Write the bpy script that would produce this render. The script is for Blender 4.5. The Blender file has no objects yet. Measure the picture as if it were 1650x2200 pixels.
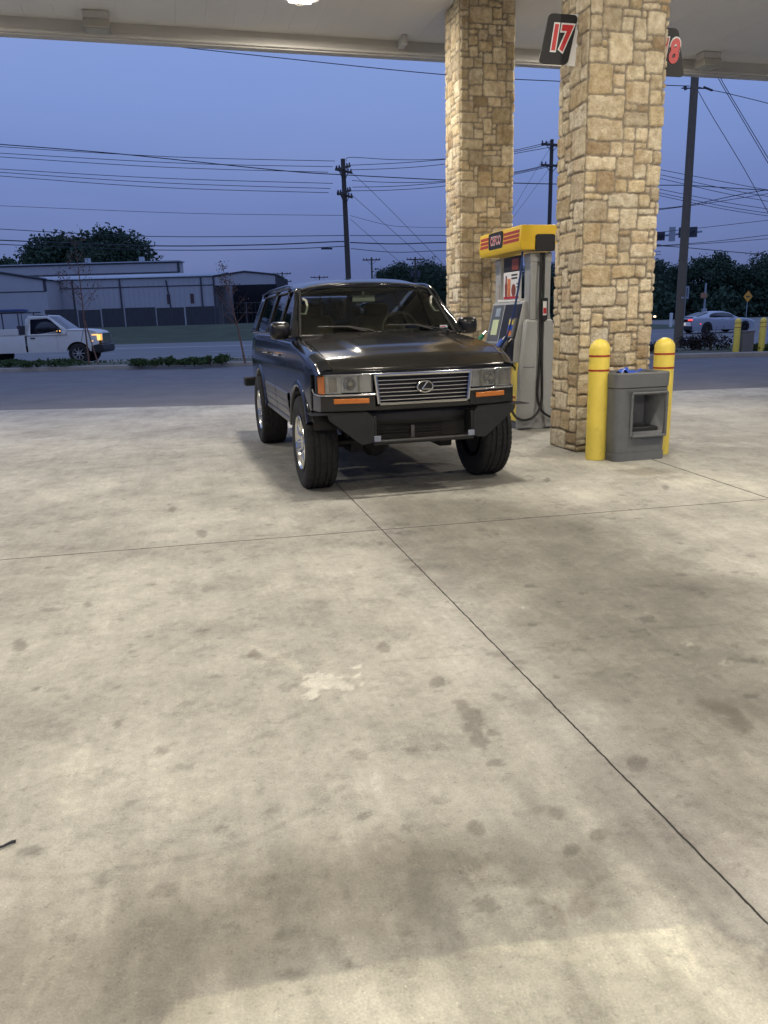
import bpy, bmesh, math, random
import numpy as np
from mathutils import Vector, Matrix
random.seed(7)
R = math.radians
scene = bpy.context.scene
col = scene.collection

# ------------------------------------------------------------ camera
FPX = 1652.0; CAMH = 1.46; HOR = 684.0; ROLL = 0.027
_p = math.atan((1100 - HOR) / FPX)
_c, _s = math.cos(ROLL), math.sin(ROLL)
_fw = Vector((0, math.cos(_p), -math.sin(_p))); _up = Vector((0, math.sin(_p), math.cos(_p))); _r = Vector((1, 0, 0))
_rx = _c * _r - _s * _up; _ux = _s * _r + _c * _up
cam = bpy.data.cameras.new('camera'); camo = bpy.data.objects.new('camera', cam); col.objects.link(camo)
m = Matrix((( _rx.x, _ux.x, -_fw.x, 0), (_rx.y, _ux.y, -_fw.y, 0), (_rx.z, _ux.z, -_fw.z, CAMH), (0, 0, 0, 1)))
camo.matrix_world = m
cam.sensor_fit = 'VERTICAL'; cam.sensor_height = 36.0; cam.lens = 36.0 * FPX / 2200.0
cam.clip_start = 0.05; cam.clip_end = 3000
scene.camera = camo

def ray(x, y): return _rx * ((x - 825) / FPX) - _ux * ((y - 1100) / FPX) + _fw
def G(x, y, z=0.0):
    d = ray(x, y); t = (z - CAMH) / d.z; return Vector((0, 0, CAMH)) + d * t
def YP(x, y, Yv):
    d = ray(x, y); t = Yv / d.y; return Vector((0, 0, CAMH)) + d * t

# ------------------------------------------------------------ world (dusk sky)
scene.view_settings.view_transform = 'Standard'; scene.view_settings.look = 'None'
scene.view_settings.exposure = 0.0; scene.view_settings.gamma = 1.0
w = bpy.data.worlds.new('World'); scene.world = w; w.use_nodes = True
nt = w.node_tree; nt.nodes.clear()
N = nt.nodes.new; L = nt.links.new
wo = N('ShaderNodeOutputWorld'); bg = N('ShaderNodeBackground'); L(bg.outputs[0], wo.inputs[0])
tc = N('ShaderNodeTexCoord'); sep = N('ShaderNodeSeparateXYZ'); L(tc.outputs['Generated'], sep.inputs[0])
rmp = N('ShaderNodeValToRGB'); L(sep.outputs[2], rmp.inputs[0])
els = [(0.0, (.092, .124, .262)), (0.06, (.115, .158, .348)), (0.13, (.155, .220, .485)), (0.24, (.205, .305, .645)), (0.42, (.27, .39, .76)), (1.0, (.34, .46, .88))]
cr = rmp.color_ramp
cr.elements[0].position = 0; cr.elements[0].color = (*els[0][1], 1)
cr.elements[1].position = 1; cr.elements[1].color = (*els[-1][1], 1)
for p_, c_ in els[1:-1]:
    e = cr.elements.new(p_); e.color = (*c_, 1)
mp = N('ShaderNodeMapping'); mp.inputs['Scale'].default_value = (1.6, 1.6, 6); L(tc.outputs['Generated'], mp.inputs[0])
ns = N('ShaderNodeTexNoise'); ns.inputs['Scale'].default_value = 1.5; ns.inputs['Detail'].default_value = 5; L(mp.outputs[0], ns.inputs[0])
cr2 = N('ShaderNodeValToRGB'); L(ns.outputs[0], cr2.inputs[0])
cr2.color_ramp.elements[0].position = .4; cr2.color_ramp.elements[0].color = (0, 0, 0, 1)
cr2.color_ramp.elements[1].position = .75; cr2.color_ramp.elements[1].color = (.30, .30, .30, 1)
mx = N('ShaderNodeMix'); mx.data_type = 'RGBA'; mx.inputs[7].default_value = (.27, .34, .60, 1)
L(cr2.outputs[0], mx.inputs[0]); L(rmp.outputs[0], mx.inputs[6])
L(mx.outputs[2], bg.inputs[0]); bg.inputs[1].default_value = 1.0

# ------------------------------------------------------------ site frame (everything on the forecourt is square to it)
SA = R(14.5)
SU = Vector((math.cos(SA), math.sin(SA), 0)); SV = Vector((-math.sin(SA), math.cos(SA), 0))
def uv(u, v, z=0): return SU * u + SV * v + Vector((0, 0, z))

# ------------------------------------------------------------ materials
def mat(name, c, rough=.6, metal=0, var=.12, vs=6, bump=0, bs=60, emit=None, es=0, coat=0, spec=None, alpha=None, stretch=None, scuff=0):
    m = bpy.data.materials.new(name); m.use_nodes = True
    nt = m.node_tree; b = nt.nodes['Principled BSDF']
    b.inputs['Roughness'].default_value = rough; b.inputs['Metallic'].default_value = metal
    if coat: b.inputs['Coat Weight'].default_value = coat; b.inputs['Coat Roughness'].default_value = .06
    if spec is not None: b.inputs['Specular IOR Level'].default_value = spec
    tc = nt.nodes.new('ShaderNodeTexCoord'); n = nt.nodes.new('ShaderNodeTexNoise')
    src = tc.outputs['Object']
    if stretch:
        mp = nt.nodes.new('ShaderNodeMapping'); mp.inputs['Scale'].default_value = stretch; nt.links.new(src, mp.inputs[0]); src = mp.outputs[0]
    nt.links.new(src, n.inputs[0]); n.inputs['Scale'].default_value = vs; n.inputs['Detail'].default_value = 6; n.inputs['Roughness'].default_value = .6
    mx = nt.nodes.new('ShaderNodeMix'); mx.data_type = 'RGBA'
    a = [max(0, x * (1 - var * 1.6)) for x in c]; d = [min(1, x * (1 + var * 1.6)) for x in c]
    mx.inputs[6].default_value = (*a, 1); mx.inputs[7].default_value = (*d, 1)
    nt.links.new(n.outputs[0], mx.inputs[0]); nt.links.new(mx.outputs[2], b.inputs['Base Color'])
    if scuff:
        n3 = nt.nodes.new('ShaderNodeTexNoise'); n3.inputs['Scale'].default_value = 9; n3.inputs['Detail'].default_value = 9; n3.inputs['Roughness'].default_value = .72
        mq = nt.nodes.new('ShaderNodeMapping'); mq.inputs['Scale'].default_value = (1.6, 1.6, .7); nt.links.new(tc.outputs['Object'], mq.inputs[0]); nt.links.new(mq.outputs[0], n3.inputs[0])
        rr = nt.nodes.new('ShaderNodeMapRange'); rr.inputs[1].default_value = .56; rr.inputs[2].default_value = .70; rr.inputs[4].default_value = scuff; nt.links.new(n3.outputs[0], rr.inputs[0])
        m3 = nt.nodes.new('ShaderNodeMix'); m3.data_type = 'RGBA'; nt.links.new(rr.outputs[0], m3.inputs[0]); nt.links.new(mx.outputs[2], m3.inputs[6]); m3.inputs[7].default_value = (*[x * .45 + .02 for x in c], 1)
        nt.links.new(m3.outputs[2], b.inputs['Base Color'])
    if bump:
        n2 = nt.nodes.new('ShaderNodeTexNoise'); n2.inputs['Scale'].default_value = bs; n2.inputs['Detail'].default_value = 4
        nt.links.new(src, n2.inputs[0]); bp = nt.nodes.new('ShaderNodeBump'); bp.inputs['Strength'].default_value = bump; bp.inputs['Distance'].default_value = .01
        nt.links.new(n2.outputs[0], bp.inputs['Height']); nt.links.new(bp.outputs[0], b.inputs['Normal'])
    if emit: b.inputs['Emission Color'].default_value = (*emit, 1); b.inputs['Emission Strength'].default_value = es
    return m
def glass(name, tint, f0=1.45, gl=.03, haze=0):
    m = bpy.data.materials.new(name); m.use_nodes = True; nt = m.node_tree; nt.nodes.clear()
    o = nt.nodes.new('ShaderNodeOutputMaterial'); t = nt.nodes.new('ShaderNodeBsdfTransparent'); g = nt.nodes.new('ShaderNodeBsdfGlossy')
    t.inputs[0].default_value = (*tint, 1); g.inputs['Roughness'].default_value = gl
    f = nt.nodes.new('ShaderNodeFresnel'); f.inputs[0].default_value = f0; s = nt.nodes.new('ShaderNodeMixShader')
    nt.links.new(f.outputs[0], s.inputs[0]); nt.links.new(t.outputs[0], s.inputs[1]); nt.links.new(g.outputs[0], s.inputs[2])
    if haze:
        df = nt.nodes.new('ShaderNodeBsdfDiffuse'); df.inputs[0].default_value = (.8, .8, .74, 1); s2 = nt.nodes.new('ShaderNodeMixShader'); s2.inputs[0].default_value = haze
        nt.links.new(s.outputs[0], s2.inputs[1]); nt.links.new(df.outputs[0], s2.inputs[2]); s = s2
    nt.links.new(s.outputs[0], o.inputs[0])
    return m
M = {}
M['paint'] = mat('black car paint', (.006, .007, .010), .13, 0, .3, 2.5, 0, coat=.35)
M['paint_hood'] = mat('dusty black hood paint', (.010, .0095, .009), .17, 0, .4, 7, .008, 25, coat=0, spec=.5)
M['mirrorblack'] = mat('black mirror shell', (.006, .006, .007), .28, 0, .3, 8)
M['clad'] = mat('grey lower cladding', (.13, .125, .12), .35, .3, .15, 8)
M['rubber'] = mat('tyre rubber', (.017, .017, .017), .85, 0, .3, 20, .3, 90)
M['black'] = mat('black plastic', (.012, .012, .013), .5, 0, .25, 15, .1, 80)
M['blacksteel'] = mat('painted black steel', (.011, .0115, .012), .5, 0, .4, 12, .1, 50)
M['under'] = mat('dirty underbody', (.02, .018, .016), .8, 0, .4, 9)
M['chrome'] = mat('chrome', (.62, .62, .62), .14, 1, .08, 20)
M['alloy'] = mat('polished alloy', (.62, .62, .60), .22, 1, .12, 20)
M['dullsteel'] = mat('bare steel plate', (.30, .33, .40), .4, .6, .1, 20)
M['lens'] = glass('clear lens', (.9, .9, .88), 1.5, haze=.05)
M['glass'] = glass('windscreen glass', (.56, .63, .60), 1.5)
M['glassside'] = glass('dark side glass', (.10, .12, .14), 1.6)
M['amber'] = mat('amber lens', (.50, .15, .02), .2, 0, .12, 40, .25, 120, coat=.5)
M['fogged'] = mat('fogged corner lens', (.44, .40, .35), .2, 0, .25, 14, .3, 90, coat=.5)
M['reflector'] = mat('headlight reflector', (.70, .70, .66), .30, .8, .25, 14, .35, 22)
M['tan'] = mat('tan leather', (.38, .31, .20), .6, 0, .15, 10)
M['dash'] = mat('dashboard vinyl', (.06, .052, .042), .7, 0, .15, 10)
M['mirrorgrey'] = mat('grey trim', (.42, .42, .36), .6, 0, .1, 10)
M['white'] = mat('white paint', (.78, .78, .76), .45, 0, .05, 5)
M['silver'] = mat('silver car paint', (.42, .44, .50), .25, .35, .05, 3, coat=.8)
M['truckwhite'] = mat('white truck paint', (.62, .61, .58), .3, 0, .06, 3, coat=.5)
M['darkglass'] = mat('dark window glass', (.01, .012, .02), .08, 0, .1, 3)
M['yellow'] = mat('yellow plastic', (.84, .66, .11), .42, 0, .07, 5, .06, 40, scuff=.55)
M['yellowpaint'] = mat('yellow enamel', (.84, .56, .04), .35, 0, .05, 4)
M['redstripe'] = mat('red tape', (.36, .035, .02), .45, 0, .1, 10)
M['sigred'] = mat('sign red', (.52, .03, .035), .45, 0, .05, 10)
M['signblack'] = mat('sign black', (.012, .012, .015), .6, 0, .1, 10)
M['signwhite'] = mat('sign white', (.72, .72, .72), .5, 0, .04, 10)
M['greyplastic'] = mat('grey moulded plastic', (.132, .139, .146), .55, 0, .14, 5, .12, 120, scuff=.4)
M['pumpgrey'] = mat('light grey pump panel', (.36, .37, .37), .42, .1, .08, 4, .03, 40, scuff=.3)
M['pumpdark'] = mat('slate pump panel', (.10, .11, .13), .5, 0, .1, 8)
M['stainless'] = mat('brushed steel', (.45, .46, .48), .35, .8, .1, 3, stretch=(30, 30, 1))
M['blue'] = mat('blue plastic', (.03, .10, .55), .35, 0, .2, 20, .2, 40)
M['bluehose'] = mat('blue hose rubber', (.02, .045, .16), .5, 0, .1, 10)
M['greenhose'] = mat('green hose rubber', (.012, .06, .045), .5, 0, .1, 10)
M['green'] = mat('green nozzle cover', (.02, .20, .10), .4, 0, .1, 10)
M['paper'] = mat('pale green notice', (.52, .60, .38), .7, 0, .06, 30)
M['lcd'] = mat('pump display', (.28, .34, .38), .25, 0, .1, 20)
M['orange'] = mat('printed orange', (.62, .20, .06), .5, 0, .25, 40)
M['brown'] = mat('printed brown', (.22, .05, .03), .5, 0, .3, 40)
M['ceiling'] = mat('canopy white metal', (.72, .71, .68), .5, 0, .05, 1.2)
M['fascia'] = mat('canopy fascia metal', (.54, .52, .48), .5, 0, .05, 2)
M['fixture'] = mat('fixture housing', (.35, .33, .29), .5, .2, .1, 8)
M['lamp'] = mat('lit led lens', (1, 1, 1), .5, 0, 0, 1, emit=(1, .95, .85), es=28)
M['pole'] = mat('weathered wooden pole', (.075, .062, .05), .85, 0, .3, 8, .3, 30, stretch=(6, 6, .5))
M['wire'] = mat('black cable', (.03, .032, .045), .7, 0, .1, 5)
M['pole_lit'] = mat('weathered pole wood in canopy-lit tone', (.155, .128, .095), .85, 0, .3, 8, .3, 30, stretch=(6, 6, .5))  # lighter copy of the pole wood, canopy light put into its colour
M['bark'] = mat('bark', (.05, .04, .03), .9, 0, .3, 8, .4, 20)
M['sapbark'] = mat('reddish sapling bark', (.16, .085, .06), .8, 0, .2, 8)
M['wood'] = mat('dark weathered boards', (.06, .062, .07), .85, 0, .35, 3, stretch=(5, 5, .4))
M['metalwall'] = mat('pale ribbed metal wall', (.44, .43, .46), .6, .1, .07, .6)
M['metaltrim'] = mat('dark metal trim', (.06, .06, .08), .6, .2, .1, 3)
M['metalroof'] = mat('galvanised roof', (.42, .46, .52), .5, .3, .08, .5)
M['shed'] = mat('unlit shed interior', (.02, .022, .03), .9, 0, .2, 1)
M['brownwin'] = mat('rusty brown vent', (.09, .05, .05), .7, 0, .2, 3)
M['kerb'] = mat('kerb concrete', (.34, .31, .27), .85, 0, .2, 2.5, .3, 30)
M['mulch'] = mat('planting bed soil', (.10, .10, .065), .95, 0, .4, 3, .6, 8)
M['line'] = mat('worn white road paint', (.66, .67, .68), .7, 0, .3, 3)
M['signback'] = mat('aluminium sign back', (.34, .37, .42), .5, .4, .1, 5)
M['diamond'] = mat('yellow diamond sign', (.75, .34, .04), .5, 0, .08, 5)
M['tail'] = mat('lit tail lamp', (.6, .02, .02), .3, 0, .1, 10, emit=(1, .06, .05), es=2.2)
M['turn'] = mat('lit amber lamp', (.8, .4, .1), .3, 0, .1, 10, emit=(1, .52, .14), es=1.7)
M['headlit'] = mat('lit headlamp', (1, 1, .9), .3, 0, 0, 10, emit=(1, .75, .42), es=5.0)
M['plate'] = mat('lit licence plate', (.8, .75, .6), .5, 0, .15, 60, emit=(1, .9, .7), es=.35)
M['greybox'] = mat('grey utility box', (.17, .16, .155), .7, 0, .1, 5)
M['redvan'] = mat('weathered orange box', (.4, .2, .1), .6)

def leafmat(name, c, var=.5, vs=3):
    m = mat(name, c, .9, 0, var * .6, vs, spec=.08); return m
M['leaf'] = leafmat('dusk tree foliage', (.055, .088, .060), .35, .25)
M['leaf2'] = leafmat('shrub foliage', (.058, .092, .042), .4, 3)
M['leafred'] = leafmat('reddish sapling leaves', (.13, .085, .07), .3, 2)
M['leafdark'] = leafmat('dark bush foliage', (.045, .04, .04), .4, 3)

# ------------------------------------------------------------ mesh builder
class MB:
    def __init__(s): s.v = []; s.f = []; s.mi = []; s.cur = 0
    def add(s, vs, fs):
        b = len(s.v); s.v += [tuple(p) for p in vs]; s.f += [tuple(i + b for i in f) for f in fs]; s.mi += [s.cur] * len(fs)
    def box(s, c, d, rot=None):
        x, y, z = d[0] / 2, d[1] / 2, d[2] / 2
        P = [Vector((i * x, j * y, k * z)) for k in (-1, 1) for j in (-1, 1) for i in (-1, 1)]
        if rot is not None: P = [rot @ p for p in P]
        P = [p + Vector(c) for p in P]
        s.add(P, [(0, 2, 3, 1), (4, 5, 7, 6), (0, 1, 5, 4), (2, 6, 7, 3), (0, 4, 6, 2), (1, 3, 7, 5)]); return s
    def bb(s, x0, x1, y0, y1, z0, z1): return s.box(((x0 + x1) / 2, (y0 + y1) / 2, (z0 + z1) / 2), (abs(x1 - x0), abs(y1 - y0), abs(z1 - z0)))
    def cyl(s, p0, p1, r0, r1=None, n=14, cap=True):
        r1 = r0 if r1 is None else r1; p0 = Vector(p0); p1 = Vector(p1); d = (p1 - p0).normalized()
        a = d.orthogonal().normalized(); b = d.cross(a)
        P = []
        for p, r in ((p0, r0), (p1, r1)):
            for i in range(n):
                t = 2 * math.pi * i / n; P.append(p + (a * math.cos(t) + b * math.sin(t)) * r)
        F = [(i, (i + 1) % n, n + (i + 1) % n, n + i) for i in range(n)]
        if cap: F += [tuple(range(n - 1, -1, -1)), tuple(range(n, 2 * n))]
        s.add(P, F); return s
    def tube(s, pts, r, n=8, r1=None):
        pts = [Vector(p) for p in pts]; k = len(pts); P = []; a = None
        for i, p in enumerate(pts):
            d = (pts[min(i + 1, k - 1)] - pts[max(i - 1, 0)]).normalized()
            if a is None: a = d.orthogonal().normalized()
            a = (a - d * a.dot(d)).normalized(); b = d.cross(a)
            rr = r if r1 is None else r + (r1 - r) * i / (k - 1)
            for j in range(n):
                t = 2 * math.pi * j / n; P.append(p + (a * math.cos(t) + b * math.sin(t)) * rr)
        F = [(i * n + j, i * n + (j + 1) % n, (i + 1) * n + (j + 1) % n, (i + 1) * n + j) for i in range(k - 1) for j in range(n)]
        F += [tuple(range(n - 1, -1, -1)), tuple(range((k - 1) * n, k * n))]
        s.add(P, F); return s
    def lathe(s, prof, n=32, o=(0, 0, 0), axis='z', rf=None):
        P = []
        for i in range(n):
            t = 2 * math.pi * i / n
            for (r, h) in prof:
                if rf: r = rf(r, h, i)
                x, y = r * math.cos(t), r * math.sin(t)
                p = (x, y, h) if axis == 'z' else (x, h, y)
                P.append((p[0] + o[0], p[1] + o[1], p[2] + o[2]))
        k = len(prof); F = []
        for i in range(n):
            for j in range(k - 1):
                a = i * k + j; b = ((i + 1) % n) * k + j
                F.append((a, b, b + 1, a + 1) if axis == 'z' else (a, a + 1, b + 1, b))
        s.add(P, F); return s
    def grid(s, P):
        n = len(P); k = len(P[0]); s.add([p for r_ in P for p in r_], [(i * k + j, (i + 1) * k + j, (i + 1) * k + j + 1, i * k + j + 1) for i in range(n - 1) for j in range(k - 1)]); return s
    def prism(s, poly, axis, d0, d1):
        def q(a, b, d): return {'x': (d, a, b), 'y': (a, d, b), 'z': (a, b, d)}[axis]
        n = len(poly); P = [q(a, b, d0) for a, b in poly] + [q(a, b, d1) for a, b in poly]
        ar = sum(poly[i][0] * poly[(i + 1) % n][1] - poly[(i + 1) % n][0] * poly[i][1] for i in range(n))
        F = [tuple(range(n)), tuple(range(2 * n - 1, n - 1, -1))] + [(i, n + i, n + (i + 1) % n, (i + 1) % n) for i in range(n)]
        s.add(P, F); return s
    def build(s, name, mats, parent=None, bevel=0, seg=2, ang=35, fix=True, smooth=True, solid=0):
        me = bpy.data.meshes.new(name); me.from_pydata(s.v, [], s.f)
        if not isinstance(mats, (list, tuple)): mats = [mats]
        for m_ in mats: me.materials.append(m_)
        if len(mats) > 1: me.polygons.foreach_set('material_index', s.mi)
        me.update()
        if fix:
            bm = bmesh.new(); bm.from_mesh(me); bmesh.ops.recalc_face_normals(bm, faces=bm.faces); bm.to_mesh(me); bm.free()
        if smooth:
            me.polygons.foreach_set('use_smooth', [True] * len(me.polygons)); me.set_sharp_from_angle(angle=R(ang))
        o = bpy.data.objects.new(name, me); col.objects.link(o)
        if parent: o.parent = parent
        if solid:
            md = o.modifiers.new('solid', 'SOLIDIFY'); md.thickness = solid; md.offset = 0
        if bevel:
            md = o.modifiers.new('bevel', 'BEVEL'); md.width = bevel; md.segments = seg; md.limit_method = 'ANGLE'; md.angle_limit = R(40); md.harden_normals = False
        return o
def tag(o, label, cat, group=None):
    o['label'] = label; o['category'] = cat
    if group: o['group'] = group
    return o
def thing(name, label, cat, loc=(0, 0, 0), rz=0, group=None):
    o = bpy.data.objects.new(name, None); col.objects.link(o); o.location = loc; o.rotation_euler = (0, 0, rz); o.empty_display_size = .2
    return tag(o, label, cat, group)
def struct(o): o['kind'] = 'structure'; return o
def copy_tree(o, parent=None):
    c = o.copy(); col.objects.link(c)
    if parent: c.parent = parent
    for ch in list(o.children): copy_tree(ch, c)
    return c
def text_mesh(txt, size, offset=0, extrude=.002, sx=1, shear=0):
    cu = bpy.data.curves.new('t', 'FONT'); cu.body = txt; cu.size = size; cu.align_x = 'CENTER'; cu.align_y = 'CENTER'; cu.extrude = extrude; cu.offset = offset; cu.shear = shear
    cu.resolution_u = 4
    o = bpy.data.objects.new('t', cu); col.objects.link(o); dg = bpy.context.evaluated_depsgraph_get(); dg.update()
    me = bpy.data.meshes.new_from_object(o.evaluated_get(dg)); bpy.data.objects.remove(o); bpy.data.curves.remove(cu)
    me.transform(Matrix.Diagonal((sx, 1, 1, 1))); return me
def text_obj(name, txt, size, m_, parent, mtx, **k):
    me = text_mesh(txt, size, **k); me.transform(mtx); me.materials.clear(); me.materials.append(m_)
    o = bpy.data.objects.new(name, me); col.objects.link(o); o.parent = parent; return o
def boolcut(o, cutters):
    for c in cutters:
        md = o.modifiers.new('b', 'BOOLEAN'); md.operation = 'DIFFERENCE'; md.solver = 'EXACT'; md.object = c
    dg = bpy.context.evaluated_depsgraph_get(); dg.update()
    me = bpy.data.meshes.new_from_object(o.evaluated_get(dg)); o.modifiers.clear(); o.data = me
    for c in cutters: bpy.data.objects.remove(c)
    return o
def ss(a, b, x):
    t = np.clip((x - a) / (b - a), 0, 1); return t * t * (3 - 2 * t)
rng = np.random.default_rng(5)
_ga = rng.random((64, 64)) * 2 * np.pi
_gx = np.cos(_ga); _gy = np.sin(_ga)
def vnoise(x, y):
    xi = np.floor(x).astype(int); yi = np.floor(y).astype(int); fx = x - xi; fy = y - yi
    u = fx ** 3 * (fx * (fx * 6 - 15) + 10); v = fy ** 3 * (fy * (fy * 6 - 15) + 10)
    def g(i, j): a = (xi + i) % 64; b = (yi + j) % 64; return _gx[a, b] * (fx - i) + _gy[a, b] * (fy - j)
    r = (g(0, 0) * (1 - u) + g(1, 0) * u) * (1 - v) + (g(0, 1) * (1 - u) + g(1, 1) * u) * v
    return np.clip(.5 + r * .85, 0, 1)
def fbm(x, y, o=4):
    s_ = 0; a = .5; t = 0
    for k in range(o):
        s_ = s_ + a * vnoise(x * 2 ** k + 17.3 * k, y * 2 ** k + 31.7 * k); t += a; a *= .55
        x, y = x * .8 + y * .6, y * .8 - x * .6
    return s_ / t
def npmesh(name, co, quads, mats, colattr=None, smooth=True):
    me = bpy.data.meshes.new(name); nv = len(co); nf = len(quads)
    me.vertices.add(nv); me.vertices.foreach_set('co', co.astype(np.float32).ravel())
    me.loops.add(nf * 4); me.loops.foreach_set('vertex_index', quads.astype(np.int32).ravel())
    me.polygons.add(nf); me.polygons.foreach_set('loop_start', np.arange(0, nf * 4, 4, dtype=np.int32))
    me.polygons.foreach_set('use_smooth', np.full(nf, smooth))
    me.update(calc_edges=True); me.validate()
    for m_ in (mats if isinstance(mats, (list, tuple)) else [mats]): me.materials.append(m_)
    if colattr is not None:
        at = me.color_attributes.new('tone', 'FLOAT_COLOR', 'POINT'); c4 = np.ones((nv, 4), np.float32); c4[:, :3] = colattr; at.data.foreach_set('color', c4.ravel())
    return me
def gquads(nr, nc, wrap=False):
    i = np.arange(nr - 1)[:, None]; j = np.arange(nc if wrap else nc - 1)[None, :]; j2 = (j + 1) % nc
    return np.stack([i * nc + j, i * nc + j2, (i + 1) * nc + j2, (i + 1) * nc + j], -1).reshape(-1, 4)

# ============================================================ SETTING: terrain, road, forecourt
def terr(x, y):
    x = np.asarray(x, float); y = np.asarray(y, float)
    return -0.05 + 1.35 * ss(62, 84, y) * (1 - ss(8, 34, x)) + .0 * x
xs = np.concatenate([np.linspace(-600, -80, 27), np.linspace(-75, 75, 76), np.linspace(80, 600, 27)])
ys = np.concatenate([np.linspace(-60, 30, 10), np.linspace(33, 130, 60), np.linspace(140, 1200, 40)])
X, Yg = np.meshgrid(xs, ys); Zg = terr(X, Yg)
grassm = mat('rough grass', (.045, .062, .028), .95, 0, .45, .5, .6, 4)
me = npmesh('ground', np.stack([X, Yg, Zg], -1).reshape(-1, 3), gquads(len(ys), len(xs)), grassm)
o = bpy.data.objects.new('ground', me); col.objects.link(o); struct(o)

def sheet(name, poly, z, m_):
    mb = MB(); mb.add([(x, y, z) for x, y in poly], [tuple(range(len(poly)))]); o = mb.build(name, m_, smooth=False, fix=False)
    if o.data.polygons[0].normal.z < 0: o.data.flip_normals()
    return struct(o)
asph = mat('aged asphalt', (.15, .145, .145), .85, 0, .22, 1.1, .5, 45)
asph2 = mat('road asphalt', (.17, .165, .165), .8, 0, .16, .25, .4, 30, stretch=(.25, 1, 1))
sheet('drive_lane', [(-90, 11.5), (90, 11.5), (90, 24.45), (8, 24.45), (-3, 27.0), (-90, 27.0)], -0.008, asph)
sheet('road', [(-300, 31.2), (-3, 31.2), (9, 31.0), (300, 29.5), (300, 66), (26, 66), (14, 63), (-300, 64.5)], -0.008, asph2)
sheet('cross_road', [(30, 66.1), (300, 66.1), (300, 138), (34, 128)], -0.012, asph2)
mb = MB()
poly = [(-90, 27.05), (-3, 27.05), (8, 24.5), (90, 24.5), (90, 24.8), (8, 24.8), (-3, 27.35), (-90, 27.35)]
mb.prism(poly, 'z', -.05, .13); struct(mb.build('kerb', M['kerb'], bevel=.02))
mb = MB(); mb.prism([(-90, 30.85), (90, 30.85), (90, 31.1), (-90, 31.1)], 'z', -.05, .11); o = struct(mb.build('kerb', M['kerb'], bevel=.02))
# planting strip (bumpy)
xs = np.linspace(-60, 60, 240); tt = np.linspace(0, 1, 14)
rows = []
for t in tt:
    y0 = np.where(xs < -3, 27.33, np.where(xs > 8, 24.78, 27.33 + (xs + 3) / 11 * (24.78 - 27.33)))
    y = y0 + t * (30.87 - y0); rows.append(np.stack([xs, y, .09 + .07 * fbm(xs * 1.3, y * 1.3) * math.sin(math.pi * t) + 0 * xs], -1))
me = npmesh('planting_strip', np.array(rows).reshape(-1, 3), gquads(14, 240), M['mulch'])
o = bpy.data.objects.new('planting_strip', me); col.objects.link(o); struct(o)
# markings
def stripe(a, b, w_, name='road_marking'):
    a = Vector((a[0], a[1], 0)); b = Vector((b[0], b[1], 0)); d = (b - a).normalized(); n_ = Vector((-d.y, d.x, 0)) * w_ / 2
    return sheet(name, [tuple((a + n_)[:2]), tuple((a - n_)[:2]), tuple((b - n_)[:2]), tuple((b + n_)[:2])], -.003, M['line'])
stripe((-70, 35.2), (-3, 33.0), .20); stripe((-80, 53.5), (-2, 51.0), .40)
for k in range(5): stripe((-36 + k * 9.0, 43 - k * .5), (-32 + k * 9.0, 42.7 - k * .5), .15)
stripe((10.5, 40.8), (60, 36.5), .20); stripe((13, 52), (70, 46), .26)

# forecourt slab with stains: fine grid, stains and the painted car shadow stored as a tone attribute
ysl = [0.9]
while ysl[-1] < 11: ysl.append(ysl[-1] * 1.0062)
far_edge = lambda x: np.where(x < 0, 14.0 + (-x) * .035, 14.0 + x * .09)
XS = np.concatenate([np.linspace(-10, -4.6, 60), np.linspace(-4.5, 4.5, 700), np.linspace(4.6, 10, 60)])
YS = np.array(ysl + list(np.linspace(ysl[-1] + .12, 14.0, 24)))
X, Yc = np.meshgrid(XS, YS)
k_ = ss(11, 14, Yc); Yc = Yc + k_ * (far_edge(X) - 14.0)
def warp(X, Yc, a=.08, s=3.): return X + a * (fbm(X * s, Yc * s) - .5) * 2, Yc + a * (fbm(X * s + 50, Yc * s + 9) - .5) * 2
def psdf(px, py, poly):
    n = len(poly); ins = np.zeros(px.shape, bool); dm = np.full(px.shape, 1e9)
    for i in range(n):
        x0, y0 = poly[i]; x1, y1 = poly[(i + 1) % n]
        ex, ey = x1 - x0, y1 - y0; t = np.clip(((px - x0) * ex + (py - y0) * ey) / (ex * ex + ey * ey + 1e-12), 0, 1)
        dm = np.minimum(dm, np.hypot(px - x0 - t * ex, py - y0 - t * ey))
        c = ((y0 > py) != (y1 > py)) & (px < (x1 - x0) * (py - y0) / (y1 - y0 + 1e-12) + x0); ins ^= c
    return np.where(ins, -dm, dm)
GP = lambda pts: [tuple(G(*p)[:2]) for p in pts]
T = np.ones(X.shape + (3,))
Uc = X * SU.x + Yc * SU.y; Vc = X * SV.x + Yc * SV.y
# broad mottling
n1 = fbm(X * .55 + 3, Yc * .55); n2 = fbm(X * 1.7 + 8, Yc * 1.7); n3 = fbm(X * 6, Yc * 6); n4 = fbm(Uc * 9, Vc * .9, 4); n5 = fbm(X * 22, Yc * 22, 3)
dark = .34 * (n1 - .5) + .30 * (n2 - .5) + .20 * (n3 - .5) + .28 * (n4 - .5) * ss(2.6, 1.5, Yc) + .10 * (n4 - .5) + .09 * (n5 - .5)
lum = 1 + dark * 1.75
def stain_and_shadow(poly, amt, soft, tint=(1, 1, 1), wa=.08, ws=3.):
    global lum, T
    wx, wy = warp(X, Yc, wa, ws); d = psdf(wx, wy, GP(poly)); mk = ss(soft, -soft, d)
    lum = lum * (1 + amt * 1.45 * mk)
    for c in range(3): T[..., c] *= 1 + (tint[c] - 1) * mk
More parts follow.
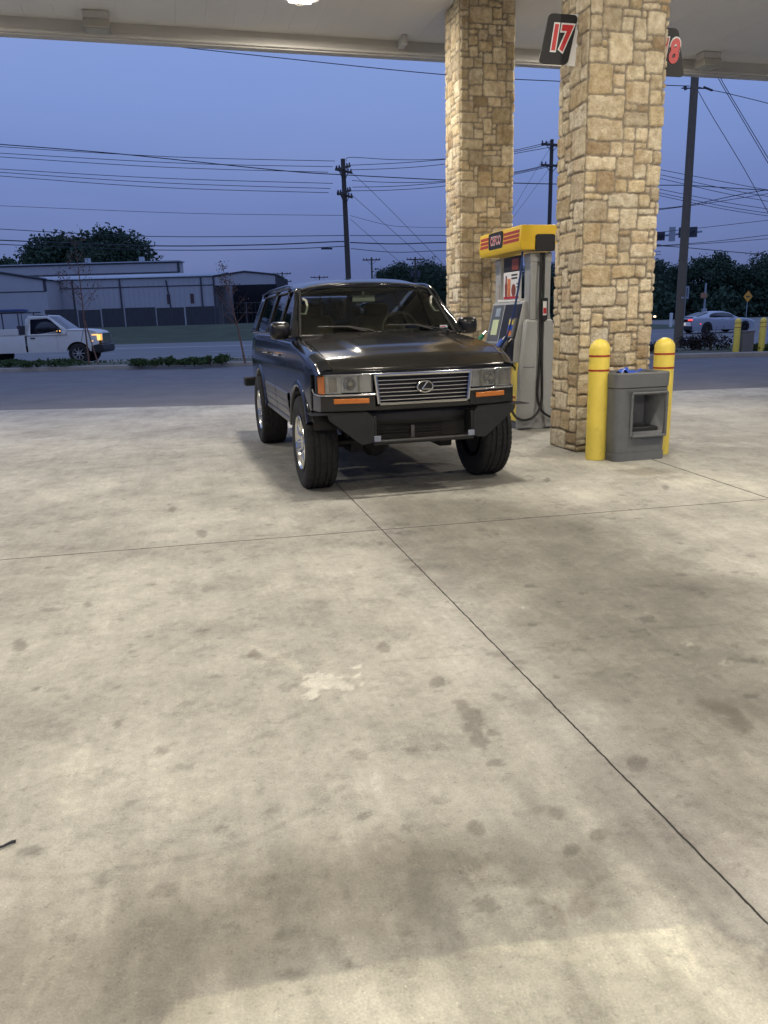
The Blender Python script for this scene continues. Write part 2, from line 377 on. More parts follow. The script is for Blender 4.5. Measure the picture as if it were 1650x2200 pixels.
# worn traffic film right of the long joint
stain_and_shadow([(790, 1075), (1000, 1065), (1180, 1085), (1400, 1180), (1640, 1260), (1700, 1600), (1500, 1560), (1250, 1480), (1000, 1280), (880, 1190)], -.30, .35, (1, .985, .96), .3, 1.2)
stain_and_shadow([(1330, 1560), (1640, 1500), (1700, 1900), (1560, 1900), (1420, 1720)], -.16, .16, (1, .98, .97), .15, 3)
stain_and_shadow([(1180, 1640), (1300, 1600), (1660, 1990), (1660, 2150), (1420, 1900)], -.14, .12, (1, .99, .99), .1, 3)
stain_and_shadow([(1050, 1100), (1480, 1120), (1640, 1330), (1400, 1340), (1180, 1250)], -.10, .3, (1, 1, 1), .2, 2)
# dark patch in the foreground with a crisp lower edge
stain_and_shadow([(-300, 1990), (-300, 2300), (250, 2300), (372, 2190), (385, 2145), (400, 2137), (700, 2085), (1010, 2030), (985, 1970), (1000, 1900), (1060, 1850), (1180, 1905), (1260, 1905), (1345, 1860), (1330, 1810), (1150, 1830), (900, 1790), (600, 1860), (380, 1950), (150, 2000)], -.16, .11, (1, .985, .965), .10, 4)
stain_and_shadow([(1000, 1900), (1060, 1850), (1180, 1905), (1345, 1862), (1460, 1900), (1500, 2110), (1010, 2036), (985, 1970)], .11, .012, (1, 1, .98), .03, 7)
stain_and_shadow([(0, 1850), (200, 1880), (500, 1830), (900, 1780), (1100, 1800), (1000, 1900), (600, 2060), (330, 2200), (0, 2200)], -.10, .12, (1, .985, .96), .12, 3)
stain_and_shadow([(385, 2150), (700, 2092), (1015, 2038), (1500, 1985), (1900, 2150), (1900, 2500), (330, 2500), (345, 2200)], .24, .008, (1, 1, .955), .014, 9)
stain_and_shadow([(500, 940), (650, 1060), (1060, 1060), (1100, 1010), (1000, 960), (700, 960)], -.16, .2, (1, 1, 1), .15, 3)  # soft cast shadow of the parked car, painted into the slab tone
stain_and_shadow([(0, 880), (300, 878), (540, 900), (500, 950), (200, 930), (0, 950)], -.12, .35, (1, 1, 1.02), .3, 2)
stain_and_shadow([(0, 1010), (200, 1000), (260, 1050), (120, 1080), (0, 1085)], .10, .2, (1, 1, 1), .2, 3)
stain_and_shadow([(200, 1030), (520, 1000), (560, 1090), (300, 1110)], .06, .3, (1, 1, .99), .2, 3)
stain_and_shadow([(1150, 985), (1320, 1010), (1650, 1100), (1650, 1040), (1440, 1000)], .12, .2, (1, 1, .97), .2, 3)
stain_and_shadow([(1210, 1060), (1290, 1045), (1330, 1060), (1280, 1075)], .12, .05, (1, 1, .98), .05, 6)
stain_and_shadow([(960, 1510), (1010, 1500), (1030, 1540), (1055, 1590), (1030, 1625), (1000, 1610), (1000, 1560)], -.22, .010, (1, .98, .98), .06, 9)
stain_and_shadow([(1500, 1500), (1560, 1500), (1620, 1560), (1600, 1575), (1540, 1535)], -.20, .02, (1, .97, .95), .05, 8)
stain_and_shadow([(1310, 1010), (1400, 1005), (1450, 1015), (1380, 1022)], -.22, .05, (1, .97, .93), .05, 7)
stain_and_shadow([(1225, 1925), (1262, 1918), (1290, 1945), (1262, 1968), (1222, 1965)], -.17, .012, (1, .97, .95), .02, 10)
stain_and_shadow([(1178, 1945), (1195, 1942), (1222, 1985), (1205, 1980)], -.22, .010, (1, .97, .95), .015, 10)
stain_and_shadow([(1135, 1938), (1172, 1934), (1170, 1944), (1140, 1946)], -.22, .010, (1, .97, .95), .015, 10)
stain_and_shadow([(740, 1615), (765, 1608), (792, 1620), (788, 1632), (765, 1634)], -.20, .008, (1, .98, .97), .01, 10)
for (a, b, rr) in ((1222, 1827, 20), (1192, 1746, 20), (1285, 1795, 20), (1020, 1780, 20), (40, 1387, 18), (825, 1390, 16), (548, 1405, 14), (350, 1612, 14), (255, 1555, 12), (435, 1146, 12), (1370, 1640, 24), (370, 1095, 8), (940, 1465, 16), (750, 2070, 12), (605, 2013, 12), (185, 1300, 8), (260, 1332, 6), (1175, 1030, 7), (1430, 1047, 8)):
    stain_and_shadow([(a + rr * math.cos(t) * random.uniform(.8, 1.2), b + rr * .75 * math.sin(t) * random.uniform(.8, 1.2)) for t in np.linspace(0, 5.6, 9)], -.24, .007, (1, .985, .98), .02, 9)
stain_and_shadow([(120, 1640), (185, 1600), (200, 1640), (165, 1740), (135, 1750)], .13, .03, (1, 1, .98), .06, 8)
stain_and_shadow([(340, 1650), (420, 1690), (480, 1700), (470, 1740), (400, 1740), (350, 1690)], .09, .05, (1, 1, .98), .08, 8)
stain_and_shadow([(530, 1385), (640, 1440), (650, 1430), (580, 1395)], .16, .02, (1, 1, .98), .03, 10)
# arc-shaped tyre scrub
def band(pts, wd, amt):
    global lum
    P = GP(pts); d = np.full(X.shape, 1e9); wx, wy = warp(X, Yc, .02, 6)
    for i in range(len(P) - 1):
        x0, y0 = P[i]; x1, y1 = P[i + 1]; ex, ey = x1 - x0, y1 - y0; t = np.clip(((wx - x0) * ex + (wy - y0) * ey) / (ex * ex + ey * ey), 0, 1)
        d = np.minimum(d, np.hypot(wx - x0 - t * ex, wy - y0 - t * ey))
    lum = lum * (1 + amt * ss(wd, 0, d) * (.5 + .8 * fbm(X * 9, Yc * 9)))
band([(0, 1885), (160, 1882), (330, 1858), (520, 1812), (640, 1755), (740, 1690)], .022, -.16)
band([(150, 1430), (320, 1420), (430, 1360), (500, 1325), (560, 1312)], .03, -.14)
band([(825, 1420), (1100, 1400), (1250, 1375), (1400, 1352), (1560, 1340)], .012, -.22)
band([(0, 968), (220, 962), (540, 950)], .03, -.12)
band([(1440, 868), (1560, 880), (1660, 897)], .04, -.14)
band([(0, 1000), (90, 1080)], .1, -.08)
band([(1000, 1895), (1100, 1900), (1250, 1905), (1350, 1850)], .02, -.10)
# clustered drips in the lane behind and beside the long joint
cl = np.random.default_rng(23)
for k in range(34):
    cx = cl.normal(.9, 1.6); cy = 1.5 + 7 * cl.random() ** 1.2; r0 = cl.uniform(.02, .06)
    for j in range(int(cl.integers(1, 5))):
        a = cx + cl.normal() * .12; b_ = cy + cl.normal() * .12; rr = r0 * cl.uniform(.4, 1.1)
        ix = np.searchsorted(XS, [a - .2, a + .2]); iy = np.searchsorted(YS, [b_ - .2, b_ + .2]); sl = (slice(iy[0], iy[1]), slice(ix[0], ix[1]))
        d = np.hypot((X[sl] - a) * cl.uniform(.7, 1.2), Yc[sl] - b_) / rr + 1.3 * (fbm(X[sl] * 22, Yc[sl] * 22, 3) - .5)
        lum[sl] *= 1 - cl.uniform(.10, .26) * ss(1.1, .85, d)
# many small random spots (gum, drips), elongated along the traffic direction
sp = np.random.default_rng(11)
lo = np.zeros(X.shape)
for k in range(900):
    cx = sp.uniform(-5, 5); cy = 1.1 + 9.5 * sp.random() ** 1.3; rr = sp.uniform(.007, .028) * (1 + .6 * (sp.random() > .93)); el = sp.uniform(.5, 1.1); st = sp.uniform(.10, .36)
    ix = np.searchsorted(XS, [cx - .12, cx + .12]); iy = np.searchsorted(YS, [cy - .12, cy + .12]); sl = (slice(iy[0], iy[1]), slice(ix[0], ix[1]))
    dx = X[sl] - cx; dy = Yc[sl] - cy; d = np.hypot(dx * el, dy) / rr + .8 * (vnoise(X[sl] * 60, Yc[sl] * 60) - .5)
    lo[sl] = np.maximum(lo[sl], st * ss(1.2, .7, d))
lum *= (1 - lo)
# pale paint splash
spl = np.zeros(X.shape)
wx, wy = warp(X, Yc, .05, 11)
for (a, b, rx_, ry_) in ((700, 1468, 46, 15), (672, 1482, 16, 18), (740, 1478, 22, 9), (768, 1448, 9, 7), (770, 1430, 9, 4), (778, 1467, 7, 4), (690, 1455, 38, 7)):
    c0 = G(a, b); rx2 = (G(a + rx_, b) - c0).length; ry2 = (G(a, b - ry_) - c0).length
    spl = np.maximum(spl, ss(1.12, .92, np.hypot((wx - c0.x) / rx2, (wy - c0.y) / ry2)))
lum = lum * (1 - spl) + spl * (1.55 + .2 * (n5 - .5))
for (a, b, rr) in ((1122, 1305, 10), (1480, 1384, 20), (1558, 1424, 20), (1305, 1318, 14), (1390, 1318, 8)):
    c0 = G(a, b); rr2 = (G(a + rr, b) - c0).length; d = np.hypot(X - c0.x, Yc - c0.y) / rr2
    lum = lum * (1 + .5 * ss(1.1, .2, d) * (vnoise(X * 45, Yc * 45) > .55))
bluish = ss(.35, .0, np.abs(Uc - (G(1100, 1410).dot(SU)))) * .03
# the slab is more fouled in the lanes where cars stand
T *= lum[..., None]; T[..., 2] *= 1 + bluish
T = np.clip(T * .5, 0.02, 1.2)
Z0 = np.zeros(X.shape)
conc = bpy.data.materials.new('stained broom-finished concrete'); conc.use_nodes = True
nt = conc.node_tree; N = nt.nodes.new; L = nt.links.new; b = nt.nodes['Principled BSDF']; b.inputs['Roughness'].default_value = .78; b.inputs['Specular IOR Level'].default_value = .35
at = N('ShaderNodeAttribute'); at.attribute_name = 'tone'; tc = N('ShaderNodeTexCoord')
def nm(op, a, b_=None, clamp=False):
    n_ = N('ShaderNodeMath'); n_.operation = op; n_.use_clamp = clamp
    for i, q in enumerate((a, b_)):
        if q is None: continue
        if isinstance(q, (int, float)): n_.inputs[i].default_value = q
        else: L(q, n_.inputs[i])
    return n_.outputs[0]
def vm(op, a, b_):
    n_ = N('ShaderNodeVectorMath'); n_.operation = op
    for i, q in enumerate((a, b_)):
        if isinstance(q, tuple): n_.inputs[i].default_value = q
        else: L(q, n_.inputs[i])
    return n_
P0 = tc.outputs['Object']
rot = N('ShaderNodeMapping'); rot.inputs['Rotation'].default_value = (0, 0, -SA); L(P0, rot.inputs[0])
strm = N('ShaderNodeMapping'); strm.inputs['Scale'].default_value = (26, 1.1, 1); L(rot.outputs[0], strm.inputs[0])
ns = N('ShaderNodeTexNoise'); ns.inputs['Scale'].default_value = 1.6; ns.inputs['Detail'].default_value = 5; L(strm.outputs[0], ns.inputs[0])
nf = N('ShaderNodeTexNoise'); nf.inputs['Scale'].default_value = 150; nf.inputs['Detail'].default_value = 3; L(P0, nf.inputs[0])
nmid = N('ShaderNodeTexNoise'); nmid.inputs['Scale'].default_value = 26; nmid.inputs['Detail'].default_value = 6; nmid.inputs['Roughness'].default_value = .7; L(P0, nmid.inputs[0])
vo = N('ShaderNodeTexVoronoi'); vo.inputs['Scale'].default_value = 38; L(P0, vo.inputs[0])
peb = nm('MULTIPLY', nm('LESS_THAN', vo.outputs['Distance'], .07), -.16)
f = nm('ADD', nm('MULTIPLY', nm('SUBTRACT', ns.outputs[0], .5), .16), nm('MULTIPLY', nm('SUBTRACT', nf.outputs[0], .5), .55))
def thr(scale, lo, hi, amp, det=8, rough=.7, src=None):
    n_ = N('ShaderNodeTexNoise'); n_.inputs['Scale'].default_value = scale; n_.inputs['Detail'].default_value = det; n_.inputs['Roughness'].default_value = rough; L(src or P0, n_.inputs[0])
    r_ = N('ShaderNodeMapRange'); r_.inputs[1].default_value = lo; r_.inputs[2].default_value = hi; r_.inputs[4].default_value = amp; L(n_.outputs[0], r_.inputs[0]); return r_.outputs[0]
st2 = N('ShaderNodeMapping'); st2.inputs['Scale'].default_value = (3.2, 1.0, 1); L(rot.outputs[0], st2.inputs[0])
for q_ in (thr(3.2, .52, .59, -.13, 10, .74), thr(4.5, .55, .61, .11, 10, .75, st2.outputs[0]), thr(11, .57, .62, -.12, 9, .7), thr(48, .63, .68, -.20, 4, .6), thr(120, .64, .70, .40, 3, .6), thr(75, .66, .71, -.25, 3, .6), thr(16, .60, .64, -.10, 8, .7), thr(7, .56, .60, .07, 10, .8)):
    f = nm('ADD', f, q_)
f = nm('ADD', f, nm('MULTIPLY', nm('SUBTRACT', nmid.outputs[0], .5), .60)); f = nm('ADD', f, peb); f = nm('ADD', f, 1.0)
# control joints: thin grooves along fixed lines of the slab
jn = N('ShaderNodeTexNoise'); jn.inputs['Scale'].default_value = 18; jn.inputs['Detail'].default_value = 3; L(P0, jn.inputs[0])
jw = nm('MULTIPLY', nm('SUBTRACT', jn.outputs[0], .5), .012)
joint = None
def jline(p, q, halfw, one_side=None):
    global joint
    A = G(*p); B = G(*q); d = (B - A).normalized(); n_ = Vector((-d.y, d.x, 0)); c = n_.dot(A)
    dd = vm('DOT_PRODUCT', P0, (n_.x, n_.y, 0)).outputs['Value']
    ab = nm('ABSOLUTE', nm('ADD', nm('SUBTRACT', dd, c), jw)); mk = nm('SUBTRACT', 1.0, nm('DIVIDE', ab, halfw), True)
    mk = nm('MULTIPLY', mk, 2.2, True)
    if one_side:
        t = vm('DOT_PRODUCT', P0, (d.x, d.y, 0)).outputs['Value']; mk = nm('MULTIPLY', mk, nm('GREATER_THAN' if one_side > 0 else 'LESS_THAN', t, d.dot(A) if one_side > 0 else d.dot(B)))
    joint = mk if joint is None else nm('MAXIMUM', joint, mk)
jline((820, 1138), (1650, 1985), .0048)
jline((0, 1203), (820, 1138), .0075)
jline((1410, 990), (1650, 1070), .009)
mul = N('ShaderNodeMix'); mul.data_type = 'RGBA'; mul.blend_type = 'MULTIPLY'; mul.inputs[0].default_value = 1
base = N('ShaderNodeMix'); base.data_type = 'RGBA'; base.blend_type = 'MULTIPLY'; base.inputs[0].default_value = 1; base.inputs[7].default_value = (.76, .74, .66, 1)
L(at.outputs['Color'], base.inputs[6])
cmb = N('ShaderNodeCombineColor'); [L(f, cmb.inputs[i]) for i in range(3)]
L(base.outputs[2], mul.inputs[6]); L(cmb.outputs[0], mul.inputs[7])
jm = N('ShaderNodeMix'); jm.data_type = 'RGBA'; jm.inputs[7].default_value = (.028, .026, .024, 1); L(joint, jm.inputs[0]); L(mul.outputs[2], jm.inputs[6])
L(jm.outputs[2], b.inputs['Base Color'])
bp = N('ShaderNodeBump'); bp.inputs['Strength'].default_value = .35; bp.inputs['Distance'].default_value = .006
hh = nm('ADD', nm('ADD', nm('MULTIPLY', ns.outputs[0], .5), nf.outputs[0]), nm('MULTIPLY', joint, -3.0)); L(hh, bp.inputs['Height']); L(bp.outputs[0], b.inputs['Normal'])
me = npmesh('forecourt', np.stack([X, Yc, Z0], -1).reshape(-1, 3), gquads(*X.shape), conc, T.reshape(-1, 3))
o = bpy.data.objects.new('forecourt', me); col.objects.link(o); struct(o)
# the rest of the slab, outside the fine part
conc2 = mat('plain concrete slab', (.40, .375, .32), .8, 0, .2, 1.2, .3, 60)
E_ = lambda x: float(far_edge(np.array(float(x))))
sheet('forecourt_surround', [(-40, -30), (-10, -30), (-10, E_(-10)), (-40, E_(-40))], 0, conc2)
sheet('forecourt_surround', [(10, -30), (40, -30), (40, E_(40)), (10, E_(10))], 0, conc2)
sheet('forecourt_surround', [(-10, -30), (10, -30), (10, .9), (-10, .9)], 0, conc2)

# ============================================================ CANOPY
CZ, FZ, FV = 5.62, 5.40, 12.80
cp = thing('canopy', 'white metal petrol station canopy roof overhead with lit underside', 'canopy', (0, 0, 0), SA)
mb = MB(); k = -16.0
while k < 24:    # deck panels with narrow seams
    mb.bb(k + .001, k + .399, -14, FV - .001, CZ, CZ + .05); k += .4
mb.bb(-16, 24, -14, FV, CZ + .052, CZ + .09); mb.build('ceiling_deck', M['ceiling'], cp)
mb = MB()
prof = [(FV, FZ), (FV + .16, FZ), (FV + .16, FZ + .05), (FV + .24, FZ + .05), (FV + .24, CZ + .6), (FV + .1, CZ + .6), (FV, CZ + .25)]
mb.prism(prof, 'x', -16, 24)
mb.bb(-16, 24, FV - .05, FV - .002, FZ + .02, FZ + .06)
mb.build('fascia', M['fascia'], cp, bevel=.006)
mb = MB(); mb.bb(3.72, 3.80, FV - .30, FV - .05, CZ - .14, CZ - .002); mb.build('bracket', M['fascia'], cp, bevel=.01)
# lamps
def canopy_lamp(u, v, lab):
    t = thing('canopy_lamp', lab, 'canopy light', uv(u, v, CZ - .003), SA, 'lights under the canopy')
    MB().lathe([(0.0, -.001), (.30, -.001), (.30, -.03), (.24, -.05), (.24, -.03), (0, -.03)], 4, axis='z').build('housing', M['fixture'], t, smooth=False)
    MB().bb(-.15, .15, -.15, .15, -.046, -.036).build('lens', M['lamp'], t)
    ld = bpy.data.lights.new('lamp', 'AREA'); ld.shape = 'SQUARE'; ld.size = .34; ld.energy = LAMP_W; ld.color = (1, .91, .77)
    lo_ = bpy.data.objects.new('lamp_light', ld); col.objects.link(lo_); lo_.parent = t; lo_.location = (0, 0, -.06)
    return t
LAMP_W = 188
labs = {}
for (u, v, lab) in ((2.0, 11.35, 'bright square canopy light at the top edge left of the rear stone pillar'),
                    (2.0, 4.2, 'square canopy light above the car lane, beyond the top of the picture'), (7.0, 11.35, 'square canopy light right of the front pillar, near the fascia'),
                    (7.0, 4.2, 'square canopy light right of the front pillar, towards the camera'), (-3.6, 11.35, 'square canopy light at the left, near the fascia'), (-3.6, 4.2, 'square canopy light at the left, towards the camera'),
                    (2.0, -3.5, 'square canopy light over the lane behind the camera'), (-3.6, -3.5, 'square canopy light left behind the camera'), (7.0, -3.5, 'square canopy light right behind the camera')):
    canopy_lamp(u, v, lab)
def flood(p, lab):
    t = thing('fascia_fixture', lab, 'light fixture', p, SA, 'small box fixtures hung at the canopy edge')
    MB().bb(-.17, .17, -.10, .10, .10, .20).build('mount', M['fascia'], t, bevel=.01)
    MB().prism([(-.12, .10), (.12, .10), (.14, -.02), (-.14, -.02)], 'x', -.17, .17).build('housing', M['fixture'], t, bevel=.012)
    MB().bb(-.13, .13, -.10, .10, -.028, -.018).build('lens', M['mirrorgrey'], t)
q = G(205, 48, 5.42); u_ = q.dot(SU); flood(uv(u_, 12.45, CZ - .205), 'unlit box fixture under the canopy edge at top left')
q = G(1528, 145, 5.42); u_ = q.dot(SU); flood(uv(u_ - .1, 12.45, CZ - .205), 'unlit box fixture under the canopy edge right of the number 18 sign')

# ============================================================ STONE PILLARS
stonem = bpy.data.materials.new('cut limestone'); stonem.use_nodes = True; nt = stonem.node_tree; N = nt.nodes.new; L = nt.links.new
b = nt.nodes['Principled BSDF']; b.inputs['Roughness'].default_value = .85; b.inputs['Specular IOR Level'].default_value = .25
at = N('ShaderNodeAttribute'); at.attribute_name = 'tone'; tc = N('ShaderNodeTexCoord')
n1 = N('ShaderNodeTexNoise'); n1.inputs['Scale'].default_value = 14; n1.inputs['Detail'].default_value = 8; n1.inputs['Roughness'].default_value = .7; L(tc.outputs['Object'], n1.inputs[0])
rp = N('ShaderNodeValToRGB'); rp.color_ramp.elements[0].position = .3; rp.color_ramp.elements[0].color = (.66, .60, .50, 1); rp.color_ramp.elements[1].position = .62; rp.color_ramp.elements[1].color = (1.1, 1.1, 1.08, 1); L(n1.outputs[0], rp.inputs[0])
mx = N('ShaderNodeMix'); mx.data_type = 'RGBA'; mx.blend_type = 'MULTIPLY'; mx.inputs[0].default_value = 1; L(at.outputs['Color'], mx.inputs[6]); L(rp.outputs[0], mx.inputs[7]); L(mx.outputs[2], b.inputs['Base Color'])
n2 = N('ShaderNodeTexNoise'); n2.inputs['Scale'].default_value = 46; n2.inputs['Detail'].default_value = 7; n2.inputs['Roughness'].default_value = .65; L(tc.outputs['Object'], n2.inputs[0])
bp = N('ShaderNodeBump'); bp.inputs['Strength'].default_value = .9; bp.inputs['Distance'].default_value = .03; L(n2.outputs[0], bp.inputs['Height']); L(bp.outputs[0], b.inputs['Normal'])
def pillar(u0, u1, v0, v1, H, res, seed, label):
    rg = np.random.default_rng(seed); wx, wy = u1 - u0, v1 - v0; per = 2 * (wx + wy); cs = .069
    nc = int(round(per / cs)); nr = int(math.ceil(H / cs)) + 2; ids = -np.ones((nr, nc), int); st = []
    for r_ in range(nr):
        for c_ in range(nc):
            if ids[r_, c_] >= 0: continue
            ww, hh = [(4, 3), (4, 2), (3, 3), (5, 3), (2, 2), (4, 2), (3, 2), (2, 2), (5, 2), (6, 3), (3, 5), (2, 1), (3, 2), (4, 4)][rg.integers(14)]
            w_ = 0
            if rg.random() < .12: ww, hh = 3, 1
            while w_ < ww and ids[r_, (c_ + w_) % nc] < 0 and w_ < nc: w_ += 1
            h_ = min(hh, nr - r_)
            if rg.random() > .12: h_ = min(h_, max(1, int(math.ceil(w_ * .8))))
            elif w_ == 1: h_ = min(h_, 2)
            # avoid long running vertical joints
            if r_ and w_ > 2 and rg.random() < .5: w_ -= 1 if (c_ + w_) % nc and ids[r_ - 1, (c_ + w_ - 1) % nc] != ids[r_ - 1, (c_ + w_) % nc] else 0
            for a in range(h_):
                for bb_ in range(w_): ids[r_ + a, (c_ + bb_) % nc] = len(st)
            st.append((c_, r_, w_, h_))
    # fold narrow slivers into a neighbour above/right is not needed: small chips exist in real rubble work
    st = np.array(st, float); ns_ = int(per / res); nz = int(H / res)
    S, Z = np.meshgrid(np.arange(ns_) * per / ns_, np.linspace(0, H, nz))
    cw = per / nc
    Sj = S + .016 * (vnoise(S * 5, Z * 5) - .5) + .010 * (vnoise(S * 17 + 5, Z * 17) - .5); Zj = Z + .022 * (vnoise(S * 4 + 40, Z * 6) - .5) + .010 * (vnoise(S * 19, Z * 19 + 7) - .5)
    ci = np.floor(Sj / cw).astype(int) % nc; ri = np.clip(np.floor(Zj / cs).astype(int), 0, nr - 1); sid = ids[ri, ci]; q = st[sid]
    ds = ((Sj / cw - q[..., 0]) % nc) * cw; dz = Zj - q[..., 1] * cs; W_ = q[..., 2] * cw; H_ = q[..., 3] * cs
    ex = np.minimum(ds, W_ - ds); ez = np.minimum(dz, H_ - dz); rc = .028
    ax = np.clip(rc - ex, 0, None); az = np.clip(rc - ez, 0, None); e = np.minimum(rc - np.hypot(ax, az), np.minimum(ex, ez))
    e = e + .004 * (fbm(S * 30, Z * 30, 3) - .5) * 2
    rs = rg.random((len(st), 6)); prot = .020 + .022 * rs[sid, 0]
    rock = fbm(S * 11 + sid * .37, Z * 11, 5) - .5; rock2 = fbm(S * 34, Z * 34, 3) - .5
    tilt = (rs[sid, 1] - .5) * .02 * (ds / W_ - .5) * 2 + (rs[sid, 2] - .5) * .02 * (dz / H_ - .5) * 2
    sm = rs[sid, 5] > .82
    k = ss(.006, .013, e); dome = ss(.006, .035, e)
    d = k * (.014 + .75 * prot + .08 * prot * dome + tilt + np.where(sm, .005, .042) * rock * dome + np.where(sm, .001, .013) * rock2)
    # rounded rectangle walk
    rad = .035; seg = [wx, wy, wx, wy]; cx = [0, wx, wx, 0]; cy = [0, 0, wy, wy]
    Px = np.zeros(S.shape); Py = np.zeros(S.shape); Nx = np.zeros(S.shape); Ny = np.zeros(S.shape); acc = 0
    dirs = [(1, 0), (0, 1), (-1, 0), (0, -1)]; nrm = [(0, -1), (1, 0), (0, 1), (-1, 0)]
    for i in range(4):
        mk = (S >= acc) & (S < acc + seg[i] + 1e-6); t = S - acc; acc += seg[i]
        x_ = cx[i] + dirs[i][0] * t; y_ = cy[i] + dirs[i][1] * t
        # blend normals near both corners
        nx = np.full(S.shape, float(nrm[i][0])); ny = np.full(S.shape, float(nrm[i][1]))
        pn = nrm[(i + 3) % 4]; nn = nrm[(i + 1) % 4]; a0 = .5 * ss(rad * 1.3, 0, t); a1 = .5 * ss(rad * 1.3, 0, seg[i] - t)
        nx = nx * (1 - a0 - a1) + pn[0] * a0 + nn[0] * a1; ny = ny * (1 - a0 - a1) + pn[1] * a0 + nn[1] * a1
        inset = rad * .42 * ((2 * a0) ** 2 + (2 * a1) ** 2)
        x_ = x_ - nx * inset; y_ = y_ - ny * inset
        Px = np.where(mk, x_, Px); Py = np.where(mk, y_, Py); Nx = np.where(mk, nx, Nx); Ny = np.where(mk, ny, Ny)
    ln = np.hypot(Nx, Ny); Nx /= ln; Ny /= ln
    d = d * .47 - .010
    co = np.stack([Px + Nx * d - wx / 2, Py + Ny * d - wy / 2, Z], -1).reshape(-1, 3)
    pal = np.array([(.62, .54, .39), (.66, .58, .43), (.56, .48, .35), (.68, .61, .47), (.52, .43, .28), (.60, .50, .33), (.47, .41, .31), (.40, .31, .20), (.63, .58, .47)])
    pc = pal[rg.choice(9, len(st), p=[.17, .16, .14, .14, .10, .11, .07, .04, .07])]
    pc = pc * .86 + pc.mean(1, keepdims=True) * .14
    cc = pc[sid] * np.array([1.27, 1.235, 1.17]) * (.90 + .16 * rs[sid, 3])[..., None]
    blot = ss(.5, .75, fbm(S * 4 + 9, Z * 4, 4)); cc = cc * (1 - .20 * blot[..., None] * np.array([.6, .9, 1.15]))
    hue = fbm(S * 8 + 3, Z * 8, 4) - .5; cc = cc * (1 + hue[..., None] * np.array([.25, .35, .5]))
    mort = np.array([.36, .31, .25]) * (.85 + .3 * fbm(S * 20, Z * 20, 3))[..., None]
    base_darken = 1 - .25 * ss(.35, .0, Z); cc = (cc * k[..., None] + mort * (1 - k[..., None])) * base_darken[..., None]  # pillar tone gets darker towards the foot
    me = npmesh('stone_facing', co, gquads(nz, ns_, True)[:, ::1], stonem, cc.reshape(-1, 3))
    t = thing('stone_pillar', label, 'pillar', uv((u0 + u1) / 2, (v0 + v1) / 2), SA, 'stone pillars holding up the canopy')
    o = bpy.data.objects.new('stone_facing', me); col.objects.link(o); o.parent = t
    return t
pillar(4.07, 4.93, 7.43, 8.02, CZ - .004, .0115, 3, 'nearer stone pillar beside the bin, carrying the number signs')
pillar(4.08, 4.90, 11.0, 11.6, CZ - .004, .016, 8, 'farther stone pillar behind the fuel pump and the black vehicle')

# ------------------------------------------------------------ number signs
def numsign(u_in, v, z, txt, side, label):
    t = thing('pump_number_sign', label, 'sign', uv(u_in, v, z), SA, 'number signs on the front pillar')
    s = side   # -1: sticks out to the left, +1: to the right
    h = .22
    # white backing plate: vertical at the pillar, slanting outer edge
    pts = [(0, -h), (0, h), (s * .36, h), (s * .46, -h)] if True else None
    MB().prism([(s * -.03, -h - .01), (s * -.03, h + .015), (s * .10, h + .01), (s * .16, -h)], 'y', .002, .010).build('backing_plate', M['signwhite'], t)
    # black slanted rounded panel
    def rr(px, pz, r=.045):
        return px, pz
    cs_ = [(s * .135, -h), (s * .445, -h), (s * .345, h), (s * .035, h)]
    out = []
    for i in range(4):
        p = Vector(cs_[i]); a = Vector(cs_[i - 1]); b_ = Vector(cs_[(i + 1) % 4]); r_ = .05
        pa = p + (a - p).normalized() * r_; pb = p + (b_ - p).normalized() * r_
        for k in range(6):
            q = k / 5; out.append(tuple(pa * (1 - q) ** 2 + p * 2 * q * (1 - q) + pb * q * q))
    MB().prism(out, 'y', -.012, .001).build('panel', M['signblack'], t)
    mt = Matrix.Translation((s * .24, -.0145, 0)) @ Matrix.Rotation(R(90), 4, 'X')
    text_obj('number_outline', txt, .30, M['signwhite'], t, mt, offset=.028, extrude=.001, sx=.74, shear=.22)
    mt = Matrix.Translation((s * .24, -.0175, 0)) @ Matrix.Rotation(R(90), 4, 'X')
    text_obj('number', txt, .30, M['sigred'], t, mt, offset=.013, extrude=.001, sx=.74, shear=.22)
    return t
numsign(4.10, 7.66, 4.05, '17', -1, 'black sign with red number 17 on the left of the near pillar')
numsign(4.84, 7.66, 4.00, '18', 1, 'black sign with red number 18 half hidden behind the near pillar')

# ============================================================ BOLLARDS, BIN
def bollard(loc, h, r, label, group):
    t = thing('bollard', label, 'bollard', loc, 0, group)
    pr = [(r, 0), (r, h - r)] + [(r * math.cos(a), h - r + r * math.sin(a)) for a in np.linspace(.12, math.pi / 2 - .001, 12)]
    MB().lathe([(r * .97, 0), (r, .02)] + pr[1:], 36).build('sleeve', M['yellow'], t, ang=60)
    for z in (h * .865, h * .748):
        MB().lathe([(r + .0005, z - .009), (r + .0025, z - .009), (r + .0025, z + .009), (r + .0005, z + .009)], 36).build('stripe', M['redstripe'], t)
    return t
bollard((2.19, 7.80, 0), 1.205, .102, 'yellow bollard with red bands left of the grey bin', 'yellow bollards by the bin')
bollard(uv(4.842, 7.05), 1.195, .102, 'yellow bollard with red bands right of the grey bin', 'yellow bollards by the bin')
bollard((11.62, 25.55, .0), 1.17, .10, 'distant yellow bollard left of the small grey box', 'far yellow bollards by the road')
bollard((12.42, 25.50, .0), 1.17, .10, 'distant yellow bollard right of the small grey box', 'far yellow bollards by the road')
bin_ = thing('litter_bin', 'grey plastic litter bin with squeegee recess between the yellow bollards', 'bin', uv(4.432, 6.975), SA)
